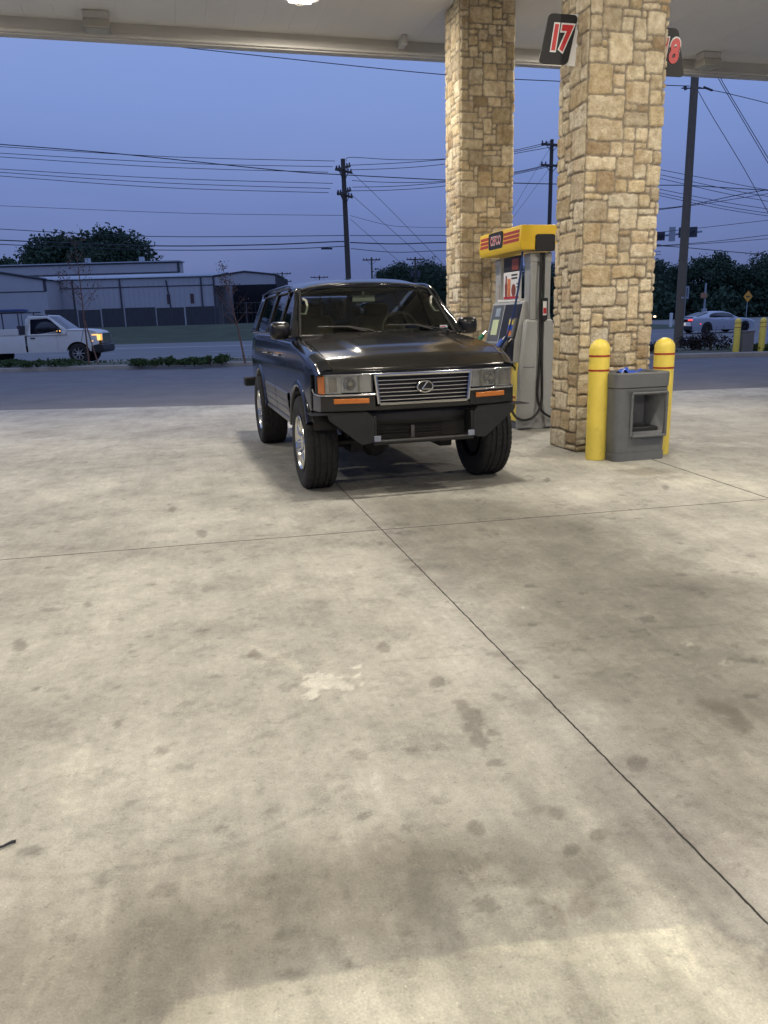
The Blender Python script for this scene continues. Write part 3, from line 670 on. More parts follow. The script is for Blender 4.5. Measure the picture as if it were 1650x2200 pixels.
def rrect(wx, wy, r, n=6, z=0):
    P = []
    for (cx, cy, a0) in ((wx - r, wy - r, 0), (-wx + r, wy - r, 90), (-wx + r, -wy + r, 180), (wx - r, -wy + r, 270)):
        for k in range(n): a = R(a0 + 90 * k / (n - 1)); P.append((cx + r * math.cos(a), cy + r * math.sin(a), z))
    return P
def loft(mb, rings, cap0=True, cap1=True):
    n = len(rings[0]); F = []
    for i in range(len(rings) - 1): F += [(i * n + j, i * n + (j + 1) % n, (i + 1) * n + (j + 1) % n, (i + 1) * n + j) for j in range(n)]
    if cap0: F.append(tuple(range(n - 1, -1, -1)))
    if cap1: F.append(tuple(range((len(rings) - 1) * n, len(rings) * n)))
    mb.add([p for r_ in rings for p in r_], F); return mb
mb = loft(MB(), [rrect(.282, .212, .06, z=.085), rrect(.296, .225, .07, z=.35), rrect(.300, .228, .075, z=.725)])
body = mb.build('body', M['greyplastic'], bin_, bevel=0)
cut = loft(MB(), [[(-.02 + sx_ * .185, -.30, .465 + sz * .20) for sx_, sz in ((-1, -1), (1, -1), (1, 1), (-1, 1))], [(-.05 + sx_ * .13, .02, .50 + sz * .15) for sx_, sz in ((-1, -1), (1, -1), (1, 1), (-1, 1))]]).build('cut', M['greyplastic'], bin_)
cut.location.x = .09
dg = bpy.context.evaluated_depsgraph_get(); boolcut(body, [cut])
MB()
loft(MB(), [rrect(.290, .220, .06, z=0.0), rrect(.290, .220, .06, z=.08), rrect(.275, .205, .06, z=.084)]).build('base', M['greyplastic'], bin_)
mb = loft(MB(), [rrect(.296, .224, .075, z=.729), rrect(.306, .234, .08, z=.735), rrect(.310, .238, .08, z=.865), rrect(.300, .228, .08, z=.878), rrect(.225, .15, .06, z=.874), rrect(.215, .14, .06, z=.80)])
mb.build('lid_rim', M['greyplastic'], bin_)
loft(MB(), [rrect(.214, .139, .06, z=.802), rrect(.214, .139, .06, z=.806)]).build('liner', M['black'], bin_)
# raised surround of the recess, sill and dark water tray
mb = MB(); y0 = -.2285
fr = [(-.125, .245), (.265, .245), (.265, .675), (-.125, .675)]
for a, c_ in ((fr[0], fr[1]), (fr[1], fr[2]), (fr[2], fr[3]), (fr[3], fr[0])):
    mb.tube([(a[0], y0, a[1]), (c_[0], y0, c_[1])], .014, 8)
mb.build('recess_frame', M['greyplastic'], bin_)
mb = MB(); mb.prism([(-.13, .262), (.27, .262), (.25, .235), (-.11, .235)], 'y', -.262, -.228); mb.build('sill', M['greyplastic'], bin_, bevel=.01)
mb = MB(); mb.bb(-.10, .20, -.20, -.02, .272, .335); mb.build('water_tray', M['black'], bin_, bevel=.01)
mb = MB(); mb.tube([(-.04, -.10, .33), (-.05, -.06, .45)], .008); mb.box((-.05, -.06, .46), (.10, .02, .03)); mb.build('squeegee_handle', M['black'], bin_, bevel=.004)
# blue wrapper lying in the lid
rw = random.Random(4); gw = []
for i in range(9):
    gw.append([(-.17 + i * .033 + rw.uniform(-.006, .006), -.10 + j * .03, .86 + .045 * math.sin(i * .9 + 1) * math.cos(j * .6 - 1) * (1 if 0 < i < 8 else .3) + rw.uniform(-.012, .014)) for j in range(7)])
o = MB().grid(gw).build('blue_wrapper', M['blue'], None, fix=False, smooth=False, solid=.003); o.location = uv(4.432, 6.975, 0.012); o.rotation_euler = (0, 0, SA)
tag(o, 'crumpled bright blue wrapper sticking out of the bin top', 'litter')
# small grey box between far bollards + litter twig
mb = MB(); mb.bb(-.19, .19, -.15, .15, 0, .70); mb.bb(-.21, .21, -.17, .17, .70, .74); o = mb.build('utility_box', M['greybox'], None, bevel=.015); o.location = (12.0, 25.7, .02); tag(o, 'small grey utility box standing between the two far bollards', 'utility box')
a = G(-4, 1825); b_ = G(26, 1812)
mb = MB(); mb.tube([a + Vector((-.03, -.01, .004)), a + Vector((.012, .004, .007)), b_ + Vector((0, 0, .006)), b_ + Vector((.01, .003, .005))], .0035, 6, r1=.0045); tag(mb.build('twig', M['wire']), 'small dark twig lying on the concrete at the left edge', 'twig')

# ============================================================ BLACK OFF-ROAD VEHICLE (local: +x forward, y left, z up)
CYAW = R(15.2)
Fc = Vector((.175, 7.03, 0)) - Vector((math.cos(CYAW), math.sin(CYAW), 0)) * .035
suv = thing('offroad_vehicle', 'lifted black off-road vehicle with big tyres and chrome grille parked beside the fuel pump', 'car', Fc, CYAW - R(90))
def sst(a, b, x):
    t = min(1, max(0, (x - a) / (b - a))); return t * t * (3 - 2 * t)
def zsh(x):   # height of the body shoulder
    return float(np.interp(x, [-3.9, -2.5, -.5, 0, .4, .66, .82], [1.28, 1.285, 1.265, 1.218, 1.165, 1.115, 1.032]))
def ysd(z, zs):
    if z > .93: return .895 - .040 * ((z - .93) / .36) ** 2
    return .895 - .030 * ((.93 - z) / .40) ** 2
def bow(x, y): return x - .115 * (abs(y) / .85) ** 2.6 * sst(.25, .8, x)
def wfac(x): return 1 - .045 * sst(.30, .82, x) - .03 * sst(-3.3, -3.9, x)
def zbot(x):
    z = .53
    for xc in (0.0, -2.85):
        d = abs(x - xc)
        if d < .485: z = max(z, .42 + math.sqrt(.485 ** 2 - d * d))
    if x > .30: z = max(z, .74)
    if x > .565: z = 1.034
    if x < -3.2: z = max(z, .60)
    return z
def sidepart(name, x0, x1, s, parent, mats, n=None):
    n = n or max(4, int((x1 - x0) / .022)); P = []
    for i in range(n + 1):
        x = x0 + (x1 - x0) * i / n; zb = zbot(x); zs = zsh(x); row = []
        for j in range(13):
            z = zb + (zs - .045 - zb) * j / 12; y = ysd(z, zs) * wfac(x); row.append((bow(x, y), s * y, z))
        y1 = ysd(zs - .045, zs) * wfac(x)
        for a in (15, 30, 45, 60, 75, 90):
            q = R(a); y = y1 - .095 * (1 - math.cos(q)); z = zs - .045 + .080 * math.sin(q); row.append((bow(x, y), s * y, z))
        yi = .775 * wfac(x) if x > -.47 else .74
        row.append((bow(x, yi), s * yi, zs + .036))
        # return under the bottom edge
        P.append([(row[0][0], s * (abs(row[0][1]) - .05), row[0][2] + .004)] + row)
    return MB().grid(P).build(name, mats, parent, ang=50)
for s in (-1, 1):
    sidepart('front_fender', -.555, .80, s, suv, M['paint'])
    d1 = sidepart('front_door', -1.445, -.562, s, suv, M['paint'])
    d2 = sidepart('rear_door', -2.345, -1.452, s, suv, M['paint'])
    sidepart('rear_quarter', -3.90, -2.352, s, suv, M['paint'])
    for d, a, b_ in ((d1, -1.435, -.60), (d2, -2.30, -1.462)):
        P = [[(x, s * (ysd(z, 0) + o_), z) for z, o_ in ((.555, .001), (.565, .014), (.63, .016), (.645, .010), (.66, .016), (.70, .016), (.715, .009), (.73, .016), (.79, .014), (.80, .001))] for x in np.linspace(a, b_, 6)]
        MB().grid(P).build('cladding', M['clad'], d, ang=25)
        MB().tube([(a + .16 if d is d1 else a + .12, s * .893, 1.13), (a + .18, s * .935, 1.135), (a + .30, s * .935, 1.135), (a + .32, s * .893, 1.13)], .011, 8).build('door_handle', M['chrome'], d)
    # sill
    mb = MB(); mb.bb(-2.38, -.50, s * .78, s * .885, .50, .548); mb.build('sill', M['clad'], suv, bevel=.012)
    # flares
    for xc in (0.0, -2.85):
        P = []
        for a in np.linspace(24 if xc == 0 else 2, 186, 40):
            q = R(a); cx, cz = math.cos(q), math.sin(q); yb = .885
            P.append([(xc + cx * r_, s * y, .42 + cz * r_) for r_, y in ((.478, .80), (.478, yb + .010), (.485, yb + .022), (.500, yb + .024), (.525, yb + .020), (.548, yb + .004), (.555, yb - .03))])
        P = [[(bow(x, y) if xc == 0 else x, y, z) for (x, y, z) in r_ if True] for r_ in P if r_[0][2] > (.50)]
        MB().grid(P).build('wheel_arch_flare', M['paint'], suv, ang=60)
        P = [[(xc + math.cos(R(a)) * .50, s * y, .42 + math.sin(R(a)) * .50) for y in (.42, .86)] for a in np.linspace(18, 165, 20)]
        MB().grid(P).build('wheel_well', M['under'], suv)
# hood
def zhood(x, y):
    zs = zsh(x) + .036; t = abs(y) / .775
    c = .026 * (1 - t ** 2) * sst(.82, .6, x) + .018 * sst(.60, .52, abs(y) + .10 * (x + .4)) * sst(.62, .35, x)
    return zs + c - .0
P = []
for x in list(np.linspace(-.50, .60, 24)) + [.65, .69, .72, .75, .77, .785, .795]:
    row = []
    for y in np.linspace(-.768, .768, 61):
        yy = y * wfac(x); z = zhood(x, y)
        row.append((bow(x, yy), yy, z))
    P.append(row)
P.append([(p[0] + .004, p[1], p[2] - .022) for p in P[-1]])
hood = MB().grid(P).build('hood', M['paint_hood'], suv, ang=60)
mb = MB()
for y in (-.60, .60): mb.box((-.47, y * .3, 1.335), (.05, .02, .012))
P = [[(-.60 + .0 * k, y * 1.0, 1.285), (-.47 - .0, y, 1.302 + .026 * (1 - (y / .775) ** 2))] for y in np.linspace(-.76, .76, 20) for k in (0,)]
MB().grid(P).build('cowl', M['black'], suv)
# core that blocks the view through the engine bay
mb = MB(); mb.bb(-3.80, .60, -.72, .72, .66, .80); mb.bb(-.55, .62, -.70, .70, .80, 1.02); mb.bb(-3.6, .2, -.45, .45, .52, .66); mb.build('chassis', M['under'], suv)
# ---- greenhouse
def gy(t): return .850 - .145 * t - .025 * t * t
ZB, ZT = 1.315, 1.775
def gz(t): return ZB + (ZT - ZB) * t
def gpt(xb, xt, t, s, off=0): return (xb + (xt - xb) * t, s * (gy(t) + off), gz(t))
cols = [(-.50, -1.06), (-.585, -1.13), (-1.405, -1.40), (-1.50, -1.49), (-2.27, -2.25), (-2.41, -2.38), (-3.46, -3.38), (-3.90, -3.78)]
for s in (-1, 1):
    def strip(c0, c1, t0, t1, off=0, nx=5, nt_=6):
        return [[gpt(c0[0] + (c1[0] - c0[0]) * i / nx, c0[1] + (c1[1] - c0[1]) * i / nx, t0 + (t1 - t0) * j / nt_, s, off) for j in range(nt_ + 1)] for i in range(nx + 1)]
    mb = MB()
    for i in (0, 2, 4, 6): mb.grid(strip(cols[i], cols[i + 1], 0, 1))
    for i in (1, 3, 5): mb.grid(strip(cols[i], cols[i + 1], 0, .05)); mb.grid(strip(cols[i], cols[i + 1], .93, 1))
    mb.build('window_pillars', M['paint'], suv, ang=50, solid=.012)
    for i, nm_ in ((1, 'front_window'), (3, 'rear_window'), (5, 'quarter_window')):
        g = MB().grid(strip(cols[i], cols[i + 1], .05, .93, -.012)).build(nm_, M['glassside'], suv, ang=60)
        mb = MB(); pts = [gpt(*cols[i], .05, s, .002), gpt(*cols[i], .93, s, .002), gpt(*cols[i + 1], .93, s, .002), gpt(*cols[i + 1], .05, s, .002)]
        mb.tube(pts + [pts[0]], .009, 6); mb.build('window_seal', M['black'], g)
        if i == 1: mb = MB(); mb.box((-.72, s * .822, 1.40), (.02, .02, .12)); 
    mb = MB(); mb.tube([(-.50, s * .858, 1.318), (-1.4, s * .862, 1.322), (-2.6, s * .862, 1.322), (-3.7, s * .85, 1.322)], .008, 6); mb.build('belt_trim', M['chrome'] if False else M['clad'], suv)
    # rain gutter along roof edge and windscreen pillar
    mb = MB(); mb.tube([(-.50, s * .80, 1.31), (-.62, s * .79, 1.40), (-.98, s * .718, 1.712), (-1.06, s * .706, 1.752), (-1.2, s * .702, 1.787), (-1.35, s * .701, 1.80), (-1.6, s * .700, 1.812), (-3.0, s * .698, 1.812), (-3.75, s * .69, 1.79)], .012, 8); mb.build('roof_gutter', M['paint'], suv)
# roof
P = []
for x in [-1.015, -1.02, -1.05, -1.12, -1.25, -1.45, -1.8, -2.3, -2.8, -3.3, -3.6, -3.75, -3.82]:
    zc = float(np.interp(x, [-3.82, -3.6, -3.2, -2.0, -1.45, -1.12, -1.02, -1.0], [1.79, 1.845, 1.87, 1.885, 1.872, 1.835, 1.80, 1.775])); row = []
    for y in np.linspace(-1, 1, 33):
        yy = y * .700; z = zc - .028 * y * y - .055 * abs(y) ** 6 - .03 * abs(y) ** 5 * sst(-1.5, -1.05, x); fx = .085 * (1 - y * y) * sst(-1.5, -1.05, x)
        row.append((x + fx, yy, z))
    P.append(row)
P.insert(0, [(p[0] - .01, p[1], p[2] - .03) for p in P[0]])
MB().grid(P).build('roof', M['paint'], suv, ang=60)
MB().grid([[(x, y, 1.765 + (0 if x < -1.1 else -.0)) for y in np.linspace(-.66, .66, 4)] for x in (-1.06, -3.75)]).build('headliner', M['dash'], suv)
# windscreen
def wsp(t, v, off=0):
    y = v * (.765 + (.660 - .765) * t); x = (-.53) + (-1.035 + .53) * t + .085 * (1 - v * v) - .015 * math.sin(math.pi * t); z = 1.310 + (1.785 - 1.310) * t
    return (x + off * .7, y, z + off * .7 - .045 * max(0, t) ** 3 * abs(v) ** 5)
wsg = MB().grid([[wsp(t, v) for v in np.linspace(-.985, .985, 25)] for t in np.linspace(.03, .96, 10)]).build('windscreen', M['glass'], suv, ang=60)
mb = MB(); ed = [wsp(0, v, .004) for v in np.linspace(-1, 1, 17)] + [wsp(t, 1, .004) for t in np.linspace(.1, .9, 7)] + [wsp(1, v, .004) for v in np.linspace(1, -1, 17)] + [wsp(t, -1, .004) for t in np.linspace(.9, .1, 7)]
mb.tube(ed + [ed[0]], .015, 6); mb.build('windscreen_seal', M['black'], wsg)
mb = MB(); P = [[wsp(t, v, -.012) for v in np.linspace(-.98, .98, 25)] for t in (.955, .90)]; mb.grid(P); mb.build('shade_band', M['black'], wsg)
q = wsp(.11, .88, -.004); mb = MB(); mb.box(q, (.03, .075, .034), Matrix.Rotation(R(-46), 3, 'Y')); mb.build('inspection_sticker', M['lcd'], wsg)
mb = MB(); q = wsp(.11, .88, .008); mb.box((q[0] + .010, q[1] - .01, q[2]), (.004, .05, .007), Matrix.Rotation(R(-46), 3, 'Y')); mb.build('sticker_print', M['sigred'], wsg)
# pillar panels beside the windscreen
for s in (-1, 1):
    P = []
    for t in np.linspace(-.03, 1.0, 9):
        a = wsp(t, 1.0 * s); b_ = gpt(-.50, -1.06, max(0, t), s)
        P.append([(a[0] - .01, a[1], a[2]), (a[0] * .5 + b_[0] * .5 + .018, (a[1] + b_[1]) / 2, (a[2] + b_[2]) / 2 + .008), b_, (b_[0] - .03, b_[1] + s * .004, b_[2])])
    MB().grid(P).build('windscreen_pillar', M['paint'], suv, ang=60)
# wipers
for (y0, ya, yb) in ((-.02, -.05, -.60), (.66, .62, .06)):
    base = (-.455, y0, 1.325)
    t0, t1 = .075, .14
    def on(y, t): p = wsp(t, y / .75, .018); return p
    w = MB(); w.tube([base, on(y0 - .08, .07), on((y0 + yb) / 2, .155)], .007, 6); w.cyl((-.455, y0, 1.30), (-.44, y0, 1.34), .016)
    wo_ = w.build('wiper_arm', M['black'], suv)
    w = MB(); w.tube([on(ya - .10, .05), on((y0 + yb) / 2, .145), on(yb + .02, .155)], .0085, 6); w.build('wiper_blade', M['black'], wo_)
# interior
mb = MB(); mb.bb(-1.00, -.60, -.74, .74, 1.12, 1.285); mb.bb(-.95, -.72, .18, .56, 1.28, 1.325); dsh = mb.build('dashboard', M['dash'], suv, bevel=.03)
for y in (-.38, .38):
    mb = MB(); mb.bb(-1.95, -1.45, y - .25, y + .25, .95, 1.08); st_ = mb.build('front_seat', M['tan'], suv, bevel=.04)
    mb = MB(); mb.box((-1.98, y, 1.26), (.14, .48, .50), Matrix.Rotation(R(-12), 3, 'Y')); mb.build('backrest', M['tan'], st_, bevel=.05, seg=3)
    mb = MB(); mb.box((-2.04, y, 1.555), (.10, .27, .16)); mb.build('headrest', M['tan'], st_, bevel=.045, seg=3)
mb = MB(); mb.bb(-2.95, -2.75, -.65, .65, .9, 1.42); mb.build('rear_seat', M['tan'], suv, bevel=.05)
mb = MB(); mb.bb(-3.85, -3.80, -.70, .70, .7, 1.30); mb.build('tailgate', M['paint'], suv)
mb = MB(); mb.grid([[(-3.86, -.66, 1.33), (-3.86, .66, 1.33)], [(-3.78, -.62, 1.75), (-3.78, .62, 1.75)]]); mb.build('rear_screen', M['glassside'], suv)
mb = MB(); pts = []; cxx, cyy, czz = -1.06, .37, 1.345
for a in np.linspace(0, 360, 33):
    q = R(a); pts.append((cxx - .07 * math.sin(q), cyy + .19 * math.cos(q), czz + .17 * math.sin(q)))
mb.tube(pts, .014, 8); mb.cyl((cxx, cyy, czz), (cxx + .12, cyy, czz - .06), .05); mb.tube([(cxx, cyy - .18, czz), (cxx + .02, cyy, czz - .01), (cxx, cyy + .18, czz)], .014, 6); mb.build('steering_wheel', M['dash'], suv)
mb = MB(); mb.box((-.99, -.03, 1.655), (.035, .235, .068)); mi = mb.build('rear_view_mirror', M['mirrorgrey'], suv, bevel=.015, seg=3)
MB().tube([(-.99, -.03, 1.68), (-1.0, -.03, 1.745)], .010, 6).build('stem', M['mirrorgrey'], mi)
for s in (-1, 1):
    mb = MB(); mb.tube([(-.90, s * .655, 1.66), (-.86, s * .635, 1.645), (-.84, s * .625, 1.58), (-.80, s * .655, 1.52), (-.80, s * .70, 1.52)], .012, 6); mb.build('grab_handle', M['mirrorgrey'], suv)
# door mirrors
for s in (-1, 1):
    mb = MB(); n = 14; rings = []
    for (xo, sc) in ((-.055, .90), (-.045, .98), (-.01, 1.0), (.03, .93), (.055, .78), (.07, .5)):
        ring = []
        for k in range(24):
            a = 2 * math.pi * k / 24; cx_, sx_ = math.cos(a), math.sin(a); e = 4.0
            rr_ = (abs(cx_) ** e + abs(sx_) ** e) ** (-1 / e)
            ring.append((-.62 + xo, s * (.935 + .095 * cx_ * rr_ * sc), 1.372 + .083 * sx_ * rr_ * sc))
        rings.append(ring)
    loft(mb, rings); o = mb.build('door_mirror', M['mirrorblack'], suv, ang=60)
    MB().tube([(-.62, s * .84, 1.32), (-.62, s * .87, 1.325), (-.62, s * .90, 1.34)], .028, 8).build('mirror_foot', M['black'], o)
# ---- front end
def fx(y): return bow(.80, y)
def fstrip(y0, y1, z0, z1, off, n=16, lean=0.0):
    return [[(fx(y) + off + lean * (z - z0), y, z) for z in np.linspace(z0, z1, 5)] for y in np.linspace(y0, y1, n)]
def fbox(mb, y0, y1, z0, z1, off0, off1, n=16):   # curved slab following the nose
    ys_ = np.linspace(y0, y1, n); P = []
    for y in ys_: P.append([(fx(y) + off0, y, z0), (fx(y) + off1, y, z0), (fx(y) + off1, y, z1), (fx(y) + off0, y, z1), (fx(y) + off0, y, z0)])
    mb.grid(P)
    for y in (y0, y1): mb.add([(fx(y) + off0, y, z0), (fx(y) + off1, y, z0), (fx(y) + off1, y, z1), (fx(y) + off0, y, z1)], [(0, 1, 2, 3)])
    return mb
fb = fbox(MB(), -.845, .845, .875, 1.03, -.14, -.075); fb.build('lamp_panel', M['black'], suv)
mb = fbox(MB(), -.83, -.405, .745, .868, -.07, -.006); fbox(mb, .405, .83, .745, .868, -.07, -.006); fbox(mb, -.405, .405, .745, .785, -.07, -.012)
mb.build('front_valance', M['paint'], suv, bevel=.006)
# wrap the corners of the valance back to the arch
for s in (-1, 1):
    P = [[(x, s * y, z) for z in (.745, .80, .868)] for (x, y) in ((fx(.83) - .006, .828), (.60, .848), (.50, .86), (.42, .868))]
    MB().grid(P).build('valance_corner', M['paint'], suv)
# grille: chrome frame, dark core, slats, emblem
gy0, gy1, gz0, gz1 = -.405, .405, .785, 1.035
mb = fbox(MB(), -.385, .385, .80, 1.02, -.06, -.045); gr = mb.build('grille', M['black'], suv)
mb = MB()
yo = lambda z: .375 + .03 * (z - gz0) / (gz1 - gz0)
def bar(y0, z0, y1, z1, w_, d0=-.03, d1=.018):
    n = 14; P = []; dv = Vector((y1 - y0, z1 - z0)).normalized(); nv = Vector((-dv.y, dv.x)) * w_ / 2
    for i in range(n + 1):
        y = y0 + (y1 - y0) * i / n; z = z0 + (z1 - z0) * i / n
        P.append([(fx(y) + d0, y + nv.x, z + nv.y), (fx(y) + d1 - .004, y + nv.x, z + nv.y), (fx(y) + d1, y, z), (fx(y) + d1 - .004, y - nv.x, z - nv.y), (fx(y) + d0, y - nv.x, z - nv.y)])
    mb.grid(P)
bar(-.41, 1.028, .41, 1.028, .028); bar(-.372, .797, .372, .797, .020)
bar(-.402, 1.03, -.378, .80, .024); bar(.402, 1.03, .378, .80, .024)
mb.build('grille_frame', M['chrome'], gr)
mb = MB()
for k in range(6):
    z = .826 + k * .031; h = yo(z) - .008; fbox(mb, -h, h, z - .0031, z + .0031, -.042, -.004)
mb.build('grille_slats', M['chrome'], gr)
mb = MB(); ex = fx(0) + .016; pts = [(ex, .002 + .066 * math.cos(R(a)), .921 + .044 * math.sin(R(a))) for a in np.linspace(0, 360, 41)]
mb.tube(pts, .0075, 8)
mb.tube([(ex, .020, .958), (ex, .008, .945), (ex, -.026, .902), (ex, -.022, .899), (ex, .046, .899)], .0075, 8)
mb.build('emblem', M['chrome'], gr)
MB().add([(ex - .010, .002 + .064 * math.cos(R(a)), .921 + .042 * math.sin(R(a))) for a in range(0, 360, 12)], [tuple(range(30))]); bk = MB(); bk.prism([(.002 + .064 * math.cos(R(a)), .921 + .042 * math.sin(R(a))) for a in range(0, 360, 12)], 'x', ex - .02, ex - .008); bk.build('emblem_ground', M['black'], gr)
# lamps
for s in (-1, 1):
    a0, a1 = .425, .655
    def fb2(y0, y1, z0, z1, o0, o1): lo, hi = sorted((s * y0, s * y1)); return fbox(MB(), lo, hi, z0, z1, o0, o1)
    hl = fb2(a0, a1, .893, 1.030, -.075, -.05).build('headlight', M['reflector'], suv)
    mb = MB(); r_ = .052
    yc = .60; mb.lathe([(r_ * .2, -.03), (r_ * .7, -.02), (r_, .0), (r_ * 1.02, .006)], 24, axis='y')
    mb.v = [(fx(yc) - .022 + p[1], s * yc + p[0], .960 + p[2]) for p in mb.v]; mb.build('reflector_bowl', M['chrome'], hl)
    mb = MB(); mb.lathe([(.001, .012), (.015, .008), (.017, -.02)], 16, axis='y'); mb.v = [(fx(yc) - .012 + p[1], s * yc + p[0], .960 + p[2]) for p in mb.v]; mb.build('bulb', M['mirrorgrey'], hl)
    mb = MB(); mb.box((fx(.525) - .035, s * .525, .960), (.03, .012, .13)); mb.build('divider', M['mirrorgrey'], hl)
    fb2(a0 + .002, a1 - .003, .895, 1.028, -.004, .004).build('lens', M['lens'], hl)
    cl = fb2(.663, .795, .885, 1.030, -.06, -.03).build('corner_lamp', M['reflector'], suv, bevel=.004)
    fb2(.665, .792, .888, 1.028, -.006, .002).build('lens', M['lens'], cl); fb2(.70, .76, .90, 1.015, -.03, -.014).build('inner_lens', M['fogged'], cl, bevel=.01)
    P = [[(x, s * y, z) for z in (.888, .95, 1.026)] for (x, y) in ((fx(.795) - .003, .797), (.655, .825), (.575, .845))]
    MB().grid(P).build('side_lens', M['amber'], cl)
    ind = fb2(.455, .73, .808, .848, -.02, .006).build('indicator_lamp', M['amber'], suv, bevel=.004)
    mb = MB(); lo, hi = sorted((s * .40, s * .80)); fbox(mb, lo, hi, .868, .884, -.05, .010); fbox(mb, lo, hi, 1.032, 1.040, -.05, .006)
    mb.tube([(fx(.80) + .004, s * .803, .876), (.66, s * .835, .876), (.57, s * .858, .882), (.545, s * .865, .92)], .008, 6)
    mb.build('chrome_trim', M['chrome'], suv, bevel=.002)
# fill between hood edge and lamps
mb = fbox(MB(), -.83, .83, 1.038, 1.066, -.10, -.010); mb.build('hood_lip', M['paint'], suv)
# ---- steel winch-mount wings, crossbar, plates
for s in (-1, 1):
    poly = [(.425, .495), (.425, .69), (.468, .732), (.80, .732), (.79, .69), (.53, .478)]
    poly = [(s * a, b_) for a, b_ in poly]
    MB().prism(poly, 'x', .795, .803).build('bumper_wing', M['blacksteel'], suv, bevel=.001)
    mb = MB(); mb.bb(.60, .805, s * .47, s * .93, .7335, .7365); mb.build('wing_top_plate', M['blacksteel'], suv)
    mb = MB(); mb.bb(.45, .80, s * .405, s * .424, .495, .70); mb.build('frame_horn', M['blacksteel'], suv, bevel=.004)
    mb = MB(); mb.bb(.80, .815, s * .375, s * .43, .50, .545); mb.build('mounting_plate', M['dullsteel'], suv, bevel=.002)
mb = MB(); mb.cyl((.78, -.43, .488), (.78, .43, .488), .021); mb.build('cross_tube', M['blacksteel'], suv)
mb = MB()
for z in (.525, .55, .575): mb.cyl((.66, -.36, z), (.66, .20, z), .009)
mb.bb(.62, .655, -.40, .40, .50, .62); mb.build('oil_cooler', M['under'], suv)
MB().bb(.68, .70, -.085, -.055, .50, .60).build('hose_clip', M['clad'], suv)
mb = MB(); P = [[(.70 - .10 * (y / .6) ** 2, y, z) for z in (.62, .66, .70, .745)] for y in np.linspace(-.62, .62, 12)]; mb.grid(P); mb.build('air_dam', M['black'], suv, solid=.02)
# axles and suspension
mb = MB(); mb.cyl((0, -.66, .40), (0, .66, .40), .055); mb.build('front_axle', M['under'], suv)
mb = MB(); mb.lathe([(0, -.13), (.09, -.12), (.15, -.06), (.165, 0), (.15, .06), (.09, .12), (0, .13)], 20, o=(-.02, -.22, .40), axis='y'); mb.build('differential', M['under'], suv)
mb = MB(); mb.cyl((-2.85, -.66, .40), (-2.85, .66, .40), .06); mb.lathe([(0, -.13), (.15, -.06), (.17, 0), (.15, .06), (0, .13)], 20, o=(-2.85, .1, .40), axis='y'); mb.build('rear_axle', M['under'], suv)
for s in (-1, 1):
    mb = MB(); mb.tube([(.08, s * .42, .37), (-.4, s * .42, .44), (-.95, s * .42, .56)], .045, 8); mb.prism([(.14, .31), (-.16, .31), (-.2, .44), (.16, .46)], 'y', s * .36, s * .48); mb.build('control_arm', M['under'], suv, bevel=.01)
    mb = MB(); mb.cyl((.16, s * .52, .40), (.10, s * .50, .86), .03); mb.build('damper', M['under'], suv)
mb = MB(); mb.cyl((.22, -.62, .42), (.22, .60, .44), .018); mb.build('steering_rod', M['under'], suv)
# rear bumper end
mb = MB(); mb.bb(-4.05, -3.86, -.99, .99, .62, .74); mb.build('rear_bumper', M['black'], suv, bevel=.02)
# wheels
def wheel(xc, s):
    RT = .412; WT = .275 if xc == 0 else .30; yc = ((.835 if s > 0 else -.772) if xc == 0 else s * .79); h = WT / 2
    prof = [(.235, -h + .03), (.30, -h + .004), (.36, -h - .004), (.392, -h + .006), (RT - .004, -h + .022), (RT, -h + .035)]
    for g in (-.075, -.03, .03, .075): prof += [(RT, g - .008), (RT - .011, g - .006), (RT - .011, g + .006), (RT, g + .008)]
    prof += [(RT, h - .035), (RT - .004, h - .022), (.392, h - .006), (.36, h + .004), (.30, h - .004), (.235, h - .03)]
    def rf(r_, hh, i):
        if r_ >= RT - .001 and abs(hh) < .11: return r_ - (.006 if i % 3 == 0 else 0)
        if abs(hh) >= .11 and r_ > .385: return r_ - (.010 if i % 3 == 0 else 0)
        return r_
    ty = MB().lathe(prof, 156, o=(xc, yc, RT - .004), axis='y', rf=rf).build('wheel', M['rubber'], suv, ang=50)
    zc = RT - .004
    pr = [(.232, -.13), (.222, -.12), (.205, -.06), (.20, .06), (.222, .12), (.236, .135), (.240, .128)]
    if s < 0: pr = [(a, -b_) for a, b_ in pr]
    MB().lathe(pr, 48, o=(xc, yc, zc), axis='y').build('rim', M['alloy'], ty, ang=50)
    mb = MB()
    for k in range(6):
        a = 2 * math.pi * k / 6 + .3; d = Vector((math.cos(a), 0, math.sin(a))); pz = Vector((-math.sin(a), 0, math.cos(a)))
        for w0 in (-.026, .026):
            p0 = Vector((xc, yc + s * .075, zc)) + d * .06 + pz * w0; p1 = Vector((xc, yc + s * .105, zc)) + d * .215 + pz * w0 * 1.6
            mb.tube([p0, (p0 + p1) / 2 + Vector((0, s * .02, 0)), p1], .017, 8)
    mb.build('spokes', M['alloy'], ty)
    MB().cyl((xc, yc + s * .03, zc), (xc, yc + s * .115, zc), .075, .058, 20).build('hub', M['alloy'], ty)
    MB().cyl((xc, yc - s * .10, zc), (xc, yc - s * .02, zc), .195, .195, 28).build('brake_disc', M['under'], ty)
for xc in (0, -2.85):
    for s in (-1, 1): wheel(xc, s)
# antenna / washer nozzles
for y in (-.25, .25): MB().box((-.30, y, zhood(-.30, y) + .006), (.03, .02, .012)).build('washer_nozzle', M['black'], hood, bevel=.003)

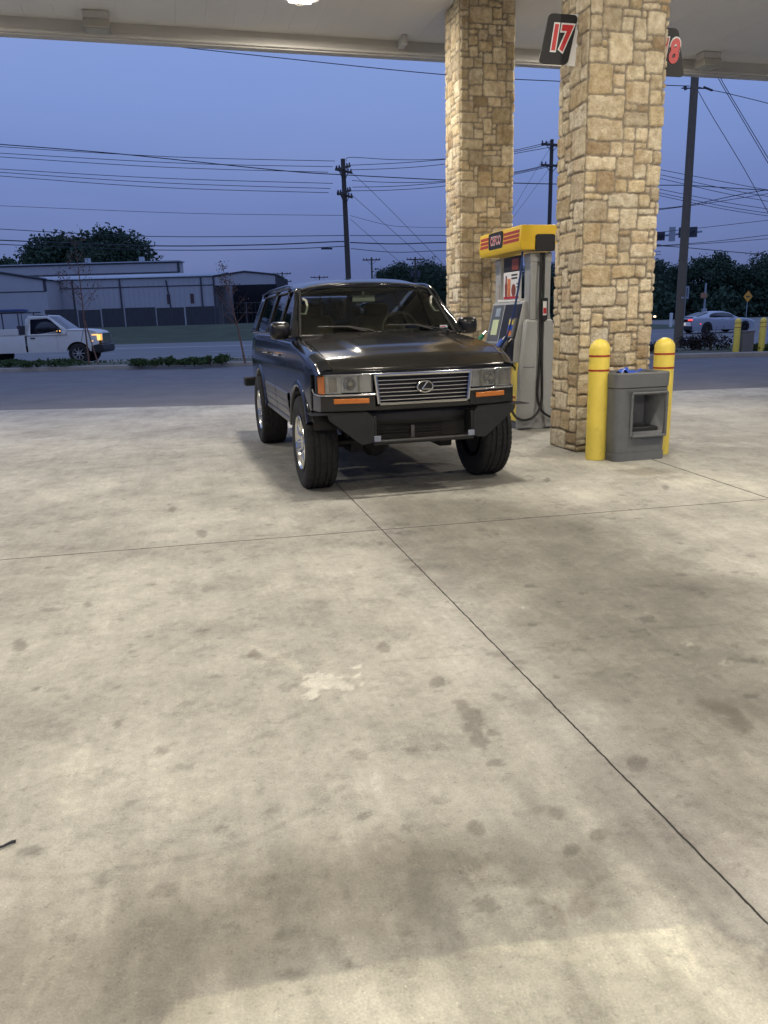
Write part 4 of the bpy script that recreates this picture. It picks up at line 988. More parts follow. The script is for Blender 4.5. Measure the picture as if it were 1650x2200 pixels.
# ============================================================ FUEL PUMP (local x = along canopy, y = away)
pump = thing('fuel_pump', 'grey and yellow fuel pump with overhead sign between the two stone pillars', 'fuel pump', uv(4.47, 9.78), SA)
Y0 = -.60
for sgn in (-1, 1):          # two moulded ends
    def yy(a): return sgn * a
    poly = [(-.262, 0), (-.250, .74), (-.205, 1.12), (-.18, 1.36), (-.15, 1.40), (.17, 1.40), (.195, 1.36), (.225, 1.12), (.252, .74), (.262, 0)]
    e = MB().prism(poly, 'y', yy(.50), yy(.555)).build('end_fairing', M['pumpgrey'], pump, bevel=.015, seg=3)
    for w in ([(-.262, .02), (-.250, .74), (-.205, 1.12), (-.178, 1.37), (-.165, 1.39), (-.03, 1.39), (-.015, 1.36), (-.015, .40), (-.05, .16), (-.07, .02)],
              [(.262, .02), (.252, .74), (.225, 1.12), (.192, 1.37), (.18, 1.39), (.08, 1.39), (.062, 1.36), (.062, .40), (.10, .16), (.12, .02)]):
        MB().prism(w, 'y', yy(.55), yy(.605)).build('wing', M['pumpgrey'], e, bevel=.018, seg=3)
    mb = MB(); mb.bb(-.24, -.10, yy(.556), yy(.612), .755, .765) if False else mb.bb(-.215, -.05, yy(.604), yy(.609), .80, .808); mb.build('moulding_line', M['pumpdark'], e)
    # mast
    mb = MB(); mb.bb(-.115, -.015, yy(.38), yy(.56), 1.39, 2.20); mb.bb(.055, .165, yy(.38), yy(.56), 1.39, 2.20); mb.bb(-.015, .055, yy(.38), yy(.50), 1.39, 2.20); mb.build('mast', M['pumpgrey'], pump, bevel=.012)
    mb = MB(); mb.bb(-.12, .17, yy(.37), yy(.565), 2.09, 2.20); mb.build('mast_collar', M['pumpgrey'], pump, bevel=.008)
# lower cabinet with yellow door and stripes
mb = MB(); mb.bb(-.235, .235, -.49, .49, .0, .10); mb.build('plinth', M['pumpdark'], pump)
mb = MB(); mb.bb(-.25, .25, -.49, .49, .10, .86); cab = mb.build('lower_door', M['yellow'], pump, bevel=.01)
mb = MB()
for z in (.28, .34, .40): mb.bb(-.254, -.2505, -.46, .46, z, z + .03)
mb.build('red_stripes', M['redstripe'], cab)
# control head: sloped left face (-x)
poly = [(-.30, .86), (-.285, 1.10), (-.175, 1.60), (-.15, 1.63), (.15, 1.63), (.175, 1.60), (.285, 1.10), (.30, .86)]
head = MB().prism(poly, 'y', -.485, .485).build('control_head', M['pumpgrey'], pump, bevel=.012)
def slope(y0, y1, z0, z1, off, th=.006, mb=None):
    # slab lying on the sloped face between z0,z1
    def x_at(z): return float(np.interp(z, [.86, 1.10, 1.60], [-.30, -.285, -.175]))
    mb = mb or MB(); P = []
    for z in (z0, z1):
        x = x_at(z) - off; P += [(x, y0, z), (x, y1, z), (x - th, y0, z + .001), (x - th, y1, z + .001)]
    mb.add(P, [(2, 3, 7, 6), (0, 2, 6, 4), (1, 5, 7, 3), (0, 1, 3, 2), (4, 6, 7, 5)]); return mb
pn = slope(.08, .44, 1.12, 1.59, .0).build('sale_panel', M['pumpdark'], head)
slope(.15, .30, 1.44, 1.55, .007).build('display', M['lcd'], pn)
slope(.14, .34, 1.20, 1.40, .007).build('notice', M['paper'], pn)
kp = slope(.08, .44, .90, 1.09, .0).build('payment_panel', M['pumpdark'], head)
slope(.14, .24, .97, 1.05, .007).build('green_notice', M['green'], kp)
mb = MB()
for i in range(3):
    for j in range(4): slope(.27 + i * .035, .295 + i * .035, .92 + j * .035, .945 + j * .035, .007, mb=mb)
mb.build('keypad', M['lcd'], kp)
mb = slope(-.475, .04, .88, 1.10, .0); slope(-.475, .04, 1.10, 1.59, .0, mb=mb); mb.build('nozzle_panel', M['black'], head)
gs = slope(-.42, -.26, 1.18, 1.42, .008, .03).build('grade_selector', M['stainless'], head)
slope(-.40, -.28, 1.34, 1.40, .040).build('grade_button', M['yellow'], gs); slope(-.40, -.28, 1.27, 1.33, .040).build('grade_button', M['blue'], gs); slope(-.40, -.28, 1.20, 1.26, .040).build('grade_button', M['orange'], gs)
# topper with adverts between the masts
mb = MB(); mb.bb(-.16, .12, -.36, .36, 1.63, 1.66); mb.build('topper_shelf', M['white'], pump)
ad = MB().bb(-.165, -.13, -.34, .16, 1.66, 2.00).build('topper_advert', M['signwhite'], pump, bevel=.004)
mb = MB(); mb.prism([(.10, 1.68), (.04, 1.68), (.03, 1.84), (.05, 1.88), (.05, 1.96), (.085, 1.96), (.09, 1.88), (.11, 1.84)], 'x', -.168, -.1655); mb.build('bottle_print', M['brown'], ad)
MB().bb(-.168, -.1655, -.07, .02, 1.70, 1.92).build('orange_print', M['orange'], ad)
mb = MB(); mb.add([(-.168, -.17 + .07 * math.cos(a), 1.77 + .08 * math.sin(a)) for a in np.linspace(0, 6.0, 16)], [tuple(range(16))]); mb.build('round_print', M['brown'], ad)
MB().bb(-.168, -.1655, -.32, .14, 1.665, 1.695).build('red_strip', M['sigred'], ad)
mb = MB()
for z in (1.95, 1.91): mb.bb(-.168, -.1655, -.28, -.10, z, z + .02)
for z in (1.84, 1.80): mb.bb(-.168, -.1655, -.33, -.26, z, z + .015)
mb.build('caption_lines', M['signblack'], ad)
sc_ = MB().bb(-.16, -.12, -.34, .16, 2.00, 2.19).build('media_screen', M['signblack'], pump); sc_.scale = (1, 1, 1)
sc_.data.transform(Matrix.Translation((0, 0, 0)))
MB().bb(-.163, -.1605, -.30, -.10, 2.02, 2.16).build('screen_picture', M['brown'], sc_)
mb = MB(); mb.bb(-.122, -.117, .40, .47, 1.66, 1.86); mb.build('warning_notice', M['fogged'], pump)
# hanging info card on near mast
ic = MB().box((.055, -.625, 1.52), (.09, .018, .27), Matrix.Rotation(R(12), 3, 'Z')).build('squeegee_card', M['signblack'], pump, bevel=.005)
MB().box((.052, -.637, 1.53), (.055, .004, .17), Matrix.Rotation(R(12), 3, 'Z')).build('card_print', M['signwhite'], ic)
MB().box((.052, -.640, 1.50), (.045, .004, .07), Matrix.Rotation(R(12), 3, 'Z')).build('card_red', M['sigred'], ic)
# valance
va = MB().prism([(-.30, 2.30), (-.27, 2.23), (.27, 2.23), (.30, 2.30), (.285, 2.52), (-.285, 2.52)], 'y', -.64, .70).build('valance', M['yellowpaint'], pump, bevel=.008)
def vx(z): return -.30 + .015 * (z - 2.30) / .22
mb = MB()
for z in (2.335, 2.385, 2.435):
    for (a, b_) in ((.38, .66), (-.60, -.12)):
        mb.add([(vx(z) - .002, a, z), (vx(z) - .002, b_, z), (vx(z + .036) - .002, b_, z + .036), (vx(z + .036) - .002, a, z + .036)], [(0, 1, 2, 3)])
mb.build('red_stripes', M['redstripe'], va)
pl_ = rrect(.235, .105, .04)
mb = MB(); mb.prism([(p[0] + .13, p[1] + 2.405) for p in pl_], 'x', -.300, -.290); nb = mb.build('name_plaque', M['signblack'], va)
mt = Matrix.Translation((-.3005, .13, 2.402)) @ Matrix.Rotation(R(-90), 4, 'Z') @ Matrix.Rotation(R(90), 4, 'X')
text_obj('lettering_outline', 'CEFCO', .150, M['signwhite'], nb, mt, offset=.006, extrude=.0008, sx=.72)
mt = Matrix.Translation((-.3025, .13, 2.402)) @ Matrix.Rotation(R(-90), 4, 'Z') @ Matrix.Rotation(R(90), 4, 'X')
text_obj('lettering', 'CEFCO', .150, M['sigred'], nb, mt, offset=-.001, extrude=.0008, sx=.72)
pl_ = rrect(.13, .10, .03)
MB().prism([(p[0] + .03, p[1] + 2.31) for p in pl_], 'y', -.665, -.641).build('end_cover', M['signblack'], va, bevel=.004)
# hoses
def hose(pts, m_, name='hose', r=.0165):
    # smooth the polyline
    P = [Vector(p) for p in pts]; out = []
    for i in range(len(P) - 1):
        p0, p1, p2, p3 = P[max(i - 1, 0)], P[i], P[i + 1], P[min(i + 2, len(P) - 1)]
        for k in range(8):
            t = k / 8; out.append(.5 * ((2 * p1) + (p2 - p0) * t + (2 * p0 - 5 * p1 + 4 * p2 - p3) * t * t + (3 * p1 - p0 - 3 * p2 + p3) * t ** 3))
    out.append(P[-1]); return MB().tube(out, r, 8).build(name, m_, pump)
hose([(.01, -.60, 2.20), (.00, -.61, 1.7), (.01, -.615, 1.2), (.00, -.62, .8), (-.02, -.63, .50), (.0, -.64, .33), (.06, -.66, .22), (.20, -.65, .15), (.33, -.55, .20), (.36, -.30, .5)], M['black'])
hose([(.045, -.60, 2.20), (.04, -.61, 1.5), (.03, -.62, 1.0), (.045, -.625, .6), (.035, -.64, .36), (-.05, -.66, .20), (-.20, -.66, .14), (-.32, -.60, .20), (-.37, -.45, .45), (-.36, -.30, .85)], M['black'])
hose([(.048, -.598, 2.20), (.045, -.605, 1.9), (.035, -.61, 1.62)], M['greenhose'], r=.013)
hose([(-.20, -.50, 2.22), (-.215, -.46, 1.9), (-.25, -.40, 1.55), (-.30, -.33, 1.25), (-.34, -.26, 1.12), (-.41, -.20, 1.0)], M['bluehose'], r=.014)
for (y, m_, dz) in ((-.40, M['black'], 0), (-.20, M['blue'], .02), (.47, M['green'], .08)):
    nz = MB(); nz.tube([(-.33, y, 1.12 + dz), (-.38, y, 1.06 + dz), (-.42, y, .98 + dz), (-.41, y, .88 + dz)], .034, 10, r1=.026); n_ = nz.build('nozzle', m_, pump)
    MB().tube([(-.33, y, 1.12 + dz), (-.29, y, 1.16 + dz), (-.26, y, 1.15 + dz)], .012, 8).build('spout', M['chrome'], n_)
    MB().tube([(-.36, y, 1.02 + dz), (-.345, y, .94 + dz), (-.37, y, .88 + dz), (-.41, y, .88 + dz)], .009, 6).build('trigger_guard', M['black'], n_)

# ============================================================ BACKGROUND VEHICLES
def arch_side(stn, arches, x0, x1, n, W, zsill, s, R_=.36, zc=.34):
    P = []
    for i in range(n + 1):
        x = x0 + (x1 - x0) * i / n; zb = zsill
        for xc in arches:
            d = abs(x - xc)
            if d < R_: zb = max(zb, zc + math.sqrt(R_ * R_ - d * d))
        zt = float(np.interp(x, [q[0] for q in stn], [q[1] for q in stn])); w = float(np.interp(x, [q[0] for q in stn], [q[2] for q in stn]))
        row = []
        for k in range(9):
            z = zb + (zt - .05 - zb) * k / 8; row.append((x, s * w * (1 - .05 * abs((z - .7) / .6) ** 2), z))
        row += [(x, s * (w - .03), zt - .015), (x, s * (w - .10), zt), (x, s * w * .5, zt + .025), (x, 0, zt + .035)]
        P.append(row)
    return P
def simple_wheel(parent, xc, yc, s, r, wd, m_rim, spoke=10):
    t = MB().lathe([(r * .62, -wd / 2), (r * .9, -wd / 2 - .004), (r, -wd / 2 + .03), (r, wd / 2 - .03), (r * .9, wd / 2 + .004), (r * .62, wd / 2)], 36, o=(xc, yc, r), axis='y').build('wheel', M['rubber'], parent, ang=50)
    mb = MB(); mb.lathe([(r * .64, s * wd * .45), (r * .60, s * wd * .30), (r * .55, 0)], 36, o=(xc, yc, r), axis='y')
    for k in range(spoke):
        a = 2 * math.pi * k / spoke; mb.cyl((xc, yc + s * wd * .30, r), (xc + math.cos(a) * r * .6, yc + s * wd * .40, r + math.sin(a) * r * .6), .022, .016, 6)
    mb.cyl((xc, yc, r), (xc, yc + s * wd * .42, r), r * .2)
    mb.build('rim', m_rim, t); MB().cyl((xc, yc - s * .04, r), (xc, yc + s * .01, r), r * .6, n=24).build('brake_disc', M['under'], t)
# --- white service pickup heading right; local x forward
pu = thing('service_pickup', 'white service pickup with ladder rack driving along the road at left', 'pickup truck', (-11.45 - .85, 32.9, 0), R(5))
PW = .99
stn = [(-5.0, 1.16, PW), (-1.45, 1.16, PW), (-1.4, 1.22, PW), (-.5, 1.36, PW), (.3, 1.345, .985), (.62, 1.31, .975), (.76, 1.26, .96), (.84, 1.18, .93), (.87, 1.06, .90)]
mk = lambda a, b_, n, s: arch_side(stn, [-.0, -3.6], a, b_, n, PW, .48, s, .47, .40)
mb = MB()
for s in (-1, 1): mb.grid(mk(-.78, .84, 60, s))
mb.build('front_wing', M['truckwhite'], pu, ang=45)
for s in (-1, 1):
    mb = MB(); P = [r_[:10] for r_ in mk(-1.95, -.79, 30, s)]; mb.grid(P); dr = mb.build('door', M['truckwhite'], pu, ang=45)
    MB().box((-1.72, s * 1.0, 1.05), (.18, .03, .045)).build('door_handle', M['black'], dr, bevel=.01)
    # cab side frame with window
    A = [(-2.0, 1.14), (-1.98, 1.80), (-1.85, 1.93), (-1.05, 1.90), (-.38, 1.36), (-.38, 1.14)]
    Wn = [(-1.80, 1.20), (-1.78, 1.78), (-1.12, 1.80), (-.98, 1.72), (-.58, 1.36), (-.58, 1.22)]
    def yt(z): return s * (.985 - .20 * (z - 1.14) / .78)
    mb = MB(); n = len(A); P = [(x, yt(z), z) for x, z in A] + [(x, yt(z) + s * .0, z) for x, z in Wn]; mb.add(P, [(i, (i + 1) % n, n + (i + 1) % n, n + i) for i in range(n)]); mb.build('cab_side', M['truckwhite'], pu, ang=60, solid=.03)
    MB().add([(x, yt(z) - s * .01, z) for x, z in Wn], [tuple(range(n))]) 
    mb = MB(); mb.add([(x, yt(z) - s * .01, z) for x, z in Wn], [tuple(range(n))]); mb.build('side_window', M['darkglass'], pu, solid=.006)
    mm = MB().box((-.62, s * 1.13, 1.31), (.10, .20, .19)).build('door_mirror', M['black'], pu, bevel=.03)
    MB().box((-.62, s * 1.18, 1.31), (.115, .08, .055)).build('mirror_indicator', M['turn'], mm)
mb = MB(); P = [[(x, y * w_, z) for y in np.linspace(-1, 1, 9)] for x, w_, z in ((-2.0, .985, 1.14), (-1.99, .81, 1.82), (-1.9, .76, 1.92), (-1.5, .74, 1.965), (-1.1, .75, 1.935), (-1.03, .77, 1.90))]; mb.grid(P); mb.build('cab_roof', M['truckwhite'], pu, ang=60)
mb = MB(); P = [[(x + .06 * (1 - y * y), y * w_, z) for y in np.linspace(-1, 1, 9)] for x, w_, z in ((-1.02, .765, 1.885), (-.40, .91, 1.36))]; mb.grid(P); mb.build('windscreen', M['darkglass'], pu)
mb = MB(); mb.bb(-4.95, -2.02, -.5, .5, .5, .72); mb.bb(-.45, .80, -.80, .80, .55, 1.08); mb.build('chassis', M['under'], pu)
mb = MB(); mb.prism([(-.0, .36), (.92, .40), (.97, .50), (.95, .72), (.86, .74), (.5, .70)], 'y', -.98, .98); 
mb = MB(); mb.prism([(.50, .42), (.90, .40), (1.0, .50), (.98, .74), (.86, .76), (.50, .72)], 'y', -.98, .98); mb.build('front_bumper', M['black'], pu, bevel=.04)
mb = MB(); mb.bb(.80, .945, -.69, .69, .76, 1.20); mb.build('grille', M['chrome'], pu, bevel=.02)
for s in (-1, 1):
    mb = MB(); mb.bb(.58, .885, s * .86, s * .965, 1.10, 1.14); mb.bb(.79, .895, s * .86, s * .965, .90, 1.10); hl_ = mb.build('headlight', M['turn'] if s < 0 else M['reflector'], pu, bevel=.015)
    MB().box((.60, s * .93, .88), (.06, .1, .02)).build('marker', M['turn'], hl_)
for s in (-1, 1):  # service body
    mb = MB(); mb.grid([r_[:10] for r_ in mk(-5.0, -2.03, 70, s)]); mb.build('service_body_side', M['truckwhite'], pu, ang=45)
    mb = MB(); mb.bb(-5.0, -2.03, s * .96, s * .55, 1.13, 1.17); mb.build('service_body_top', M['truckwhite'], pu)
    mb = MB(); mb.bb(-5.0, -2.25, s * .985, s * .90, 1.17, 1.42); mb.build('toolbox', M['truckwhite'], pu, bevel=.02)
mb = MB()
for x in (-2.2, -3.5, -4.8):
    for s in (-1, 1): mb.tube([(x, s * .92, 1.16), (x, s * .92, 2.08)], .028, 6)
    mb.tube([(x, -.92, 2.08), (x, .92, 2.08)], .028, 6)
for s in (-.92, .92): mb.tube([(-5.0, s, 2.08), (-1.9, s, 2.08)], .028, 6)
rk = mb.build('ladder_rack', M['metaltrim'], pu)
mb = MB(); mb.bb(-4.9, -1.95, -.75, -.30, 2.11, 2.17); mb.bb(-4.7, -2.3, .1, .6, 2.11, 2.22); mb.build('blue_load', M['bluehose'], rk, bevel=.02)
mb = MB(); mb.bb(-2.35, -2.08, -.8, .8, 1.2, 1.55); mb.build('headboard', M['metaltrim'], pu, bevel=.02)
for xc in (0, -3.6):
    for s in (-1, 1): simple_wheel(pu, xc, s * .84, s, .40, .27, M['pumpgrey'], 8)
# --- silver coupe heading right
cp_ = thing('coupe', 'silver two-door coupe with red tail lamps driving on the far road at right', 'car', (21.75, 51.0, 0), R(15))
cpst = [(-2.42, .86, .80), (-2.36, .99, .88), (-2.0, 1.03, .94), (-1.2, .98, .955), (-.2, .93, .94), (.8, .92, .94), (1.5, .89, .94), (2.0, .80, .90), (2.30, .68, .80), (2.36, .58, .70)]
mb = MB()
for s in (-1, 1): mb.grid(arch_side(cpst, [-1.35, 1.46], -2.42, 2.36, 150, .95, .20, s, .375, .345))
mb.build('body', M['silver'], cp_, ang=40)
mb = MB(); P = []
for x, w_, z in ((-2.05, .62, 1.00), (-1.5, .66, 1.16), (-.95, .64, 1.30), (-.4, .62, 1.355), (.1, .62, 1.34), (.45, .66, 1.26), (1.0, .74, .96)):
    zb = .93; P.append([(x, -(.86 if x > -1.8 else .7), zb), (x, -w_ - .08, zb + (z - zb) * .55), (x, -w_, z - .03), (x, -w_ * .6, z), (x, 0, z + .01), (x, w_ * .6, z), (x, w_, z - .03), (x, w_ + .08, zb + (z - zb) * .55), (x, (.86 if x > -1.8 else .7), zb)])
mb.grid(P); rf_ = mb.build('roof', M['silver'], cp_, ang=60)
for s in (-1, 1):
    W2 = [(-1.15, 1.02), (-1.02, 1.17), (-.70, 1.245), (-.1, 1.26), (.38, 1.19), (.74, 1.02), (.5, .985), (-.8, .985)]
    mb = MB(); mb.add([(x, s * float(np.interp(z, [.93, 1.13, 1.28], [.875, .765, .69])), z) for x, z in W2], [tuple(range(8))]); mb.build('side_window', M['darkglass'], cp_, solid=.02)
    mb = MB(); mb.bb(-2.415, -2.33, s * .42, s * .84, .80, .90); mb.build('tail_lamp', M['tail'], cp_, bevel=.02)
    MB().box((-1.85, s * .945, .60), (.08, .02, .04)).build('side_marker', M['tail'], cp_)
    mm = MB().box((.52, s * .99, 1.0), (.12, .16, .10)).build('door_mirror', M['silver'], cp_, bevel=.03)
    MB().box((-.30, s * .945, .86), (.18, .02, .03)).build('door_handle', M['chrome'], cp_)
mb = MB(); mb.grid([[(-1.98, -.58, 1.03), (-1.98, .58, 1.03)], [(-1.48, -.60, 1.185), (-1.48, .60, 1.185)], [(-1.0, -.56, 1.31), (-1.0, .56, 1.31)]]); mb.build('rear_screen', M['darkglass'], cp_)
mb = MB(); mb.grid([[(.50, -.60, 1.265), (.50, .60, 1.265)], [(1.0, -.68, .985), (1.0, .68, .985)]]); mb.build('windscreen', M['darkglass'], cp_)
mb = MB(); mb.bb(-2.47, -2.36, -.86, .86, .24, .46); mb.build('rear_diffuser', M['black'], cp_, bevel=.03)
mb = MB(); mb.bb(-2.455, -2.42, -.27, .27, .52, .66); mb.build('licence_plate', M['plate'], cp_)
MB().bb(-2.43, -2.41, -.75, .75, .48, .72).build('rear_panel', M['white'], cp_)
mb = MB(); mb.bb(-2.42, -2.30, -.8, .8, 1.0, 1.03); mb.build('spoiler', M['black'], cp_, bevel=.01)
MB().bb(-1.0, 1.1, -.91, .91, .17, .26).build('side_skirt', M['black'], cp_)
mb = MB(); mb.bb(-2.3, 2.2, -.7, .7, .22, .7); mb.build('chassis', M['under'], cp_)
for xc in (-1.35, 1.46):
    for s in (-1, 1): simple_wheel(cp_, xc, s * .83, s, .345, .25, M['black'], 10)
# --- far dark car with one headlamp lit, mostly hidden by the front pillar
q = YP(1404, 684, 112); dc = thing('dark_car', 'dark car with lit headlamp far off behind the near pillar edge', 'car', (q.x - 2.25, 112, 0), 0)
mb = MB()
for s in (-1, 1): mb.grid(arch_side([(-2.3, .95, .85), (-1.8, 1.0, .9), (1.4, .92, .9), (2.1, .80, .85), (2.25, .65, .75)], [-1.35, 1.35], -2.3, 2.25, 80, .9, .25, s, .36, .33))
mb.build('body', M['paint'], dc, ang=40)
mb = MB(); mb.prism([(-1.9, .95), (-1.3, 1.42), (.1, 1.45), (1.0, .95)], 'y', -.7, .7); mb.build('cabin', M['darkglass'], dc, bevel=.06)
for s in (-1, 1): MB().bb(1.95, 2.27, s * .58, s * .92, .62, .80).build('headlight', M['headlit'], dc, bevel=.03)
for xc in (-1.35, 1.35):
    for s in (-1, 1): simple_wheel(dc, xc, s * .8, s, .33, .22, M['alloy'], 6)

# ============================================================ BUILDINGS ACROSS THE ROAD
def px(x, y, Y): return YP(x, y, Y)
b1 = thing('metal_warehouse', 'long pale metal warehouse with dark downpipes and an open bay at its right end', 'building', (0, 95, 1.2))
xl, xr, xe = -44.0, -19.4, -12.0
ze = 5.6                                              # eave over base
mb = MB(); mb.bb(xl, xr, 0, 18, -1, ze); mb.build('wall', M['metalwall'], b1)
mb = MB(); k = xl
while k < xr: mb.bb(k, k + .05, -.03, 0, 0, ze - .02); k += .6
mb.build('ribs', M['metalwall'], b1)
mb = MB(); mb.bb(xl, xr, -.06, -.031, ze - 1.02, ze - .92); mb.bb(xl, xr + .1, -.16, .06, ze - .02, ze + .10); mb.build('eave_trim', M['metaltrim'], b1)
for x in (-36.2, -30.6, -21.0): MB().bb(x, x + .16, -.14, -.032, 0, ze - .05).build('downpipe', M['metaltrim'], b1)
MB().prism([(-24.6, 0), (-24.45, 0), (-24.95, ze - .3), (-25.1, ze - .3)], 'y', -.12, -.032).build('leaning_pipe', M['metaltrim'], b1)
for x in (-24.9, -22.1): MB().bb(x - .2, x + .2, -.06, -.031, 2.6, 3.7).build('vent', M['brownwin'], b1)
P = [[(x, y, z) for y, z in ((-.2, ze + .05), (9, ze + .95), (18, ze + .05))] for x in (xl, xr)]
mb = MB(); mb.grid(P); mb.build('roof', M['metalroof'], b1, solid=.08)
# open bay: gable panel, trim, posts, dark inside
apx = (xr + xe) / 2
mb = MB(); mb.prism([(xr, ze - 1.1), (xe, ze - 1.1), (xe, ze), (apx, ze + .42), (xr, ze)], 'y', -.05, .03); mb.build('gable_panel', M['metalwall'], b1)
mb = MB(); mb.tube([(xr - .1, -.12, ze), (apx, -.12, ze + .45), (xe + .1, -.12, ze)], .10, 6); mb.tube([(xr, -.1, ze - 1.1), (xe, -.1, ze - 1.1)], .05, 6); mb.bb(xr - .1, xr + .1, -.15, .0, 0, ze); mb.bb(xe - .1, xe + .1, -.1, .1, ze - 1.2, ze); mb.build('bay_trim', M['metaltrim'], b1)
mb = MB(); mb.bb(xr, xe, 12, 12.2, 0, ze); mb.bb(xe - .1, xe, 0, 12, 0, ze); mb.build('bay_wall', M['shed'], b1)
mb = MB(); mb.bb(xr + 1, xe - 2.5, 6, 8, 0, 1.6); mb.bb(xe - 2.2, xe - .8, 5, 8, 0, 2.4); mb.build('stored_goods', M['shed'], b1, bevel=.1)
b2 = thing('gabled_shed', 'pale metal gabled shed at the far left behind the pickup', 'building', (0, 91, 1.2))
mb = MB(); mb.prism([(-62, -1), (-37.6, -1), (-37.6, 5.45), (-50, 7.6), (-62, 5.45)], 'y', 0, 3.9); mb.build('wall', M['metalwall'], b2)
mb = MB(); mb.tube([(-62.3, -.1, 5.5), (-50, -.1, 7.7), (-37.4, -.1, 5.5)], .14, 6); mb.bb(-62, -37.6, -.05, -.002, 4.2, 4.3); mb.bb(-37.9, -37.55, -.06, -.002, 4.3, 5.5); mb.build('trim', M['metaltrim'], b2)
P = [[(x, y, z) for y in (-.2, 3.9)] for x, z in ((-62.4, 5.52), (-50, 7.72), (-37.3, 5.52))]; MB().grid(P).build('roof', M['metalroof'], b2, solid=.06)
b3 = thing('rear_hall', 'higher flat-roofed pale hall rising behind the long warehouse', 'building', (0, 125, 1.2))
mb = MB(); mb.bb(-85, -30.8, 0, 3, 0, 9.6); mb.build('wall', M['metalwall'], b3)
mb = MB(); mb.bb(-85, -30.7, -.08, -.002, 8.0, 8.15); mb.bb(-85, -30.6, -.15, .05, 9.45, 9.62); mb.bb(-31.0, -30.6, -.12, -.002, 8.0, 9.5); mb.build('trim', M['metaltrim'], b3)
mb = MB(); mb.bb(-85, -30.5, -.3, 3, 9.62, 9.78); mb.build('roof', M['metalroof'], b3)
for x in (-45.0, -36.6): MB().bb(x - .35, x + .35, .5, 1.2, 9.78, 10.5).build('roof_vent', M['metalroof'], b3)
for x, r_ in ((-52.2, .9), (-46.8, .6)): MB().cyl((x, -.25, 7.2 if r_ > .7 else 7.3), (x, -.05, 7.2), r_, n=20).build('wall_fan', M['greybox'], b3)
# dark board fence and chain-link run
fn = thing('board_fence', 'dark weathered board fence standing in front of the long warehouse', 'fence', (0, 86.5, 1.28))
rf2 = random.Random(2); x = -36.2
while x < -17.4:
    w_ = rf2.uniform(2.3, 3.6); w_ = min(w_, -17.2 - x); dz = rf2.uniform(-.08, .08); mb = MB(); k = x
    while k < x + w_ - .16: mb.bb(k, k + .145, -.02 + rf2.uniform(-.01, .01), .02, -.2, 1.95 + dz); k += .15
    mb.build('board_panel', M['wood'], fn, smooth=False); x += w_ + rf2.choice([.02, .03, .05])
cf = thing('chain_link_fence', 'faint wire mesh fence on posts before the open bay', 'fence', (0, 86.8, 1.25))
for x in np.arange(-17, -6, 2.6): MB().cyl((x, 0, -.2), (x, 0, 2.3), .04, n=6).build('post', M['greybox'], cf)
mb = MB()
for z in (.1, 1.2, 2.25): mb.tube([(-17, 0, z), (-6.4, 0, z)], .02, 4)
k = -17.0
while k < -6.4: mb.tube([(k, 0, 0), (k + .0, 0, 2.25)], .008, 3); k += .4
mb.build('mesh', M['greybox'], cf)
mb = MB(); mb.tube([(-41.5, 0, 0), (-41.5, 0, 2.2), (-38.6, 0, 2.1), (-38.6, 0, 0)], .06, 6); o = mb.build('pipe_gate', M['metaltrim'], None); o.location = (0, 86, 1.2); tag(o, 'thin dark pipe rail frame at the left end of the board fence', 'gate')

# ============================================================ TREES, SAPLINGS, SHRUBS
def leafcloud(rg, blobs, n, size, flat=1.0):
    bl = np.array(blobs); vol = bl[:, 3] * bl[:, 4] * bl[:, 5]; pick = rg.choice(len(bl), n, p=vol / vol.sum()); q = bl[pick]
    d = rg.normal(size=(n, 3)); d /= np.linalg.norm(d, axis=1)[:, None]; r = rg.random(n) ** .33 * (.80 + .34 * rg.random(n))
    # ragged boundary: modulate radius by direction
    md = 1 + .22 * np.sin(d[:, 0] * 7 + pick * 1.7) * np.cos(d[:, 2] * 6 + pick) + .12 * np.sin(d[:, 1] * 15 + pick)
    c = q[:, :3] + d * q[:, 3:6] * (r * md)[:, None]
    a = rg.normal(size=(n, 3)); a /= np.linalg.norm(a, axis=1)[:, None]; b_ = np.cross(a, rg.normal(size=(n, 3))); b_ /= np.linalg.norm(b_, axis=1)[:, None]
    s = size * (.5 + rg.random(n))[:, None]
    v = np.stack([c - a * s - b_ * s * .6, c + a * s - b_ * s * .5, c + a * s * .9 + b_ * s * .6, c - a * s * .8 + b_ * s * .7], 1).reshape(-1, 3)
    return v, np.arange(n * 4).reshape(n, 4)
def tree(loc, h, w_, seed, label, group=None, m_=None, n=5200, base=.22, leaf=None):
    rg = np.random.default_rng(seed); t = thing('tree', label, 'tree', loc, 0, group); r0 = h * .028
    mb = MB(); mb.tube([(0, 0, -.4), (.1 * h * .1, 0, h * .25), (0, .02 * h, h * .55), (.02 * h, 0, h * .8)], r0, 8, r1=r0 * .3)
    blobs = []
    for i in range(15):
        a = rg.random() * 6.28; rr = w_ * .5 * (.15 + .62 * rg.random()); z = h * (base + .1 + (.83 - base - .1) * rg.random()); k = 1 - .5 * max(0, (z / h - .55) / .45)
        p = (rr * math.cos(a) * k, rr * math.sin(a) * k, z); s_ = w_ * (.16 + .10 * rg.random()); blobs.append((*p, s_, s_, s_ * .75)); mb.tube([(0, 0, z * .5), (p[0] * .5, p[1] * .5, z * .8), p], r0 * .4, 5, r1=r0 * .1)
    blobs.append((0, 0, h * .86, w_ * .2, w_ * .2, h * .13))
    blobs.append((0, 0, h * (base + .3), w_ * .38, w_ * .38, h * .25))
    mb.build('trunk', M['bark'], t)
    v, f = leafcloud(rg, blobs, int(n * 2.2), leaf or h * .0135); me = npmesh('crown', v, f, m_ or M['leaf'], smooth=False); o = bpy.data.objects.new('crown', me); col.objects.link(o); o.parent = t
    return t
def tp(x, Y): p = YP(x, 690, Y); return (p.x, Y, float(terr(p.x, Y)))
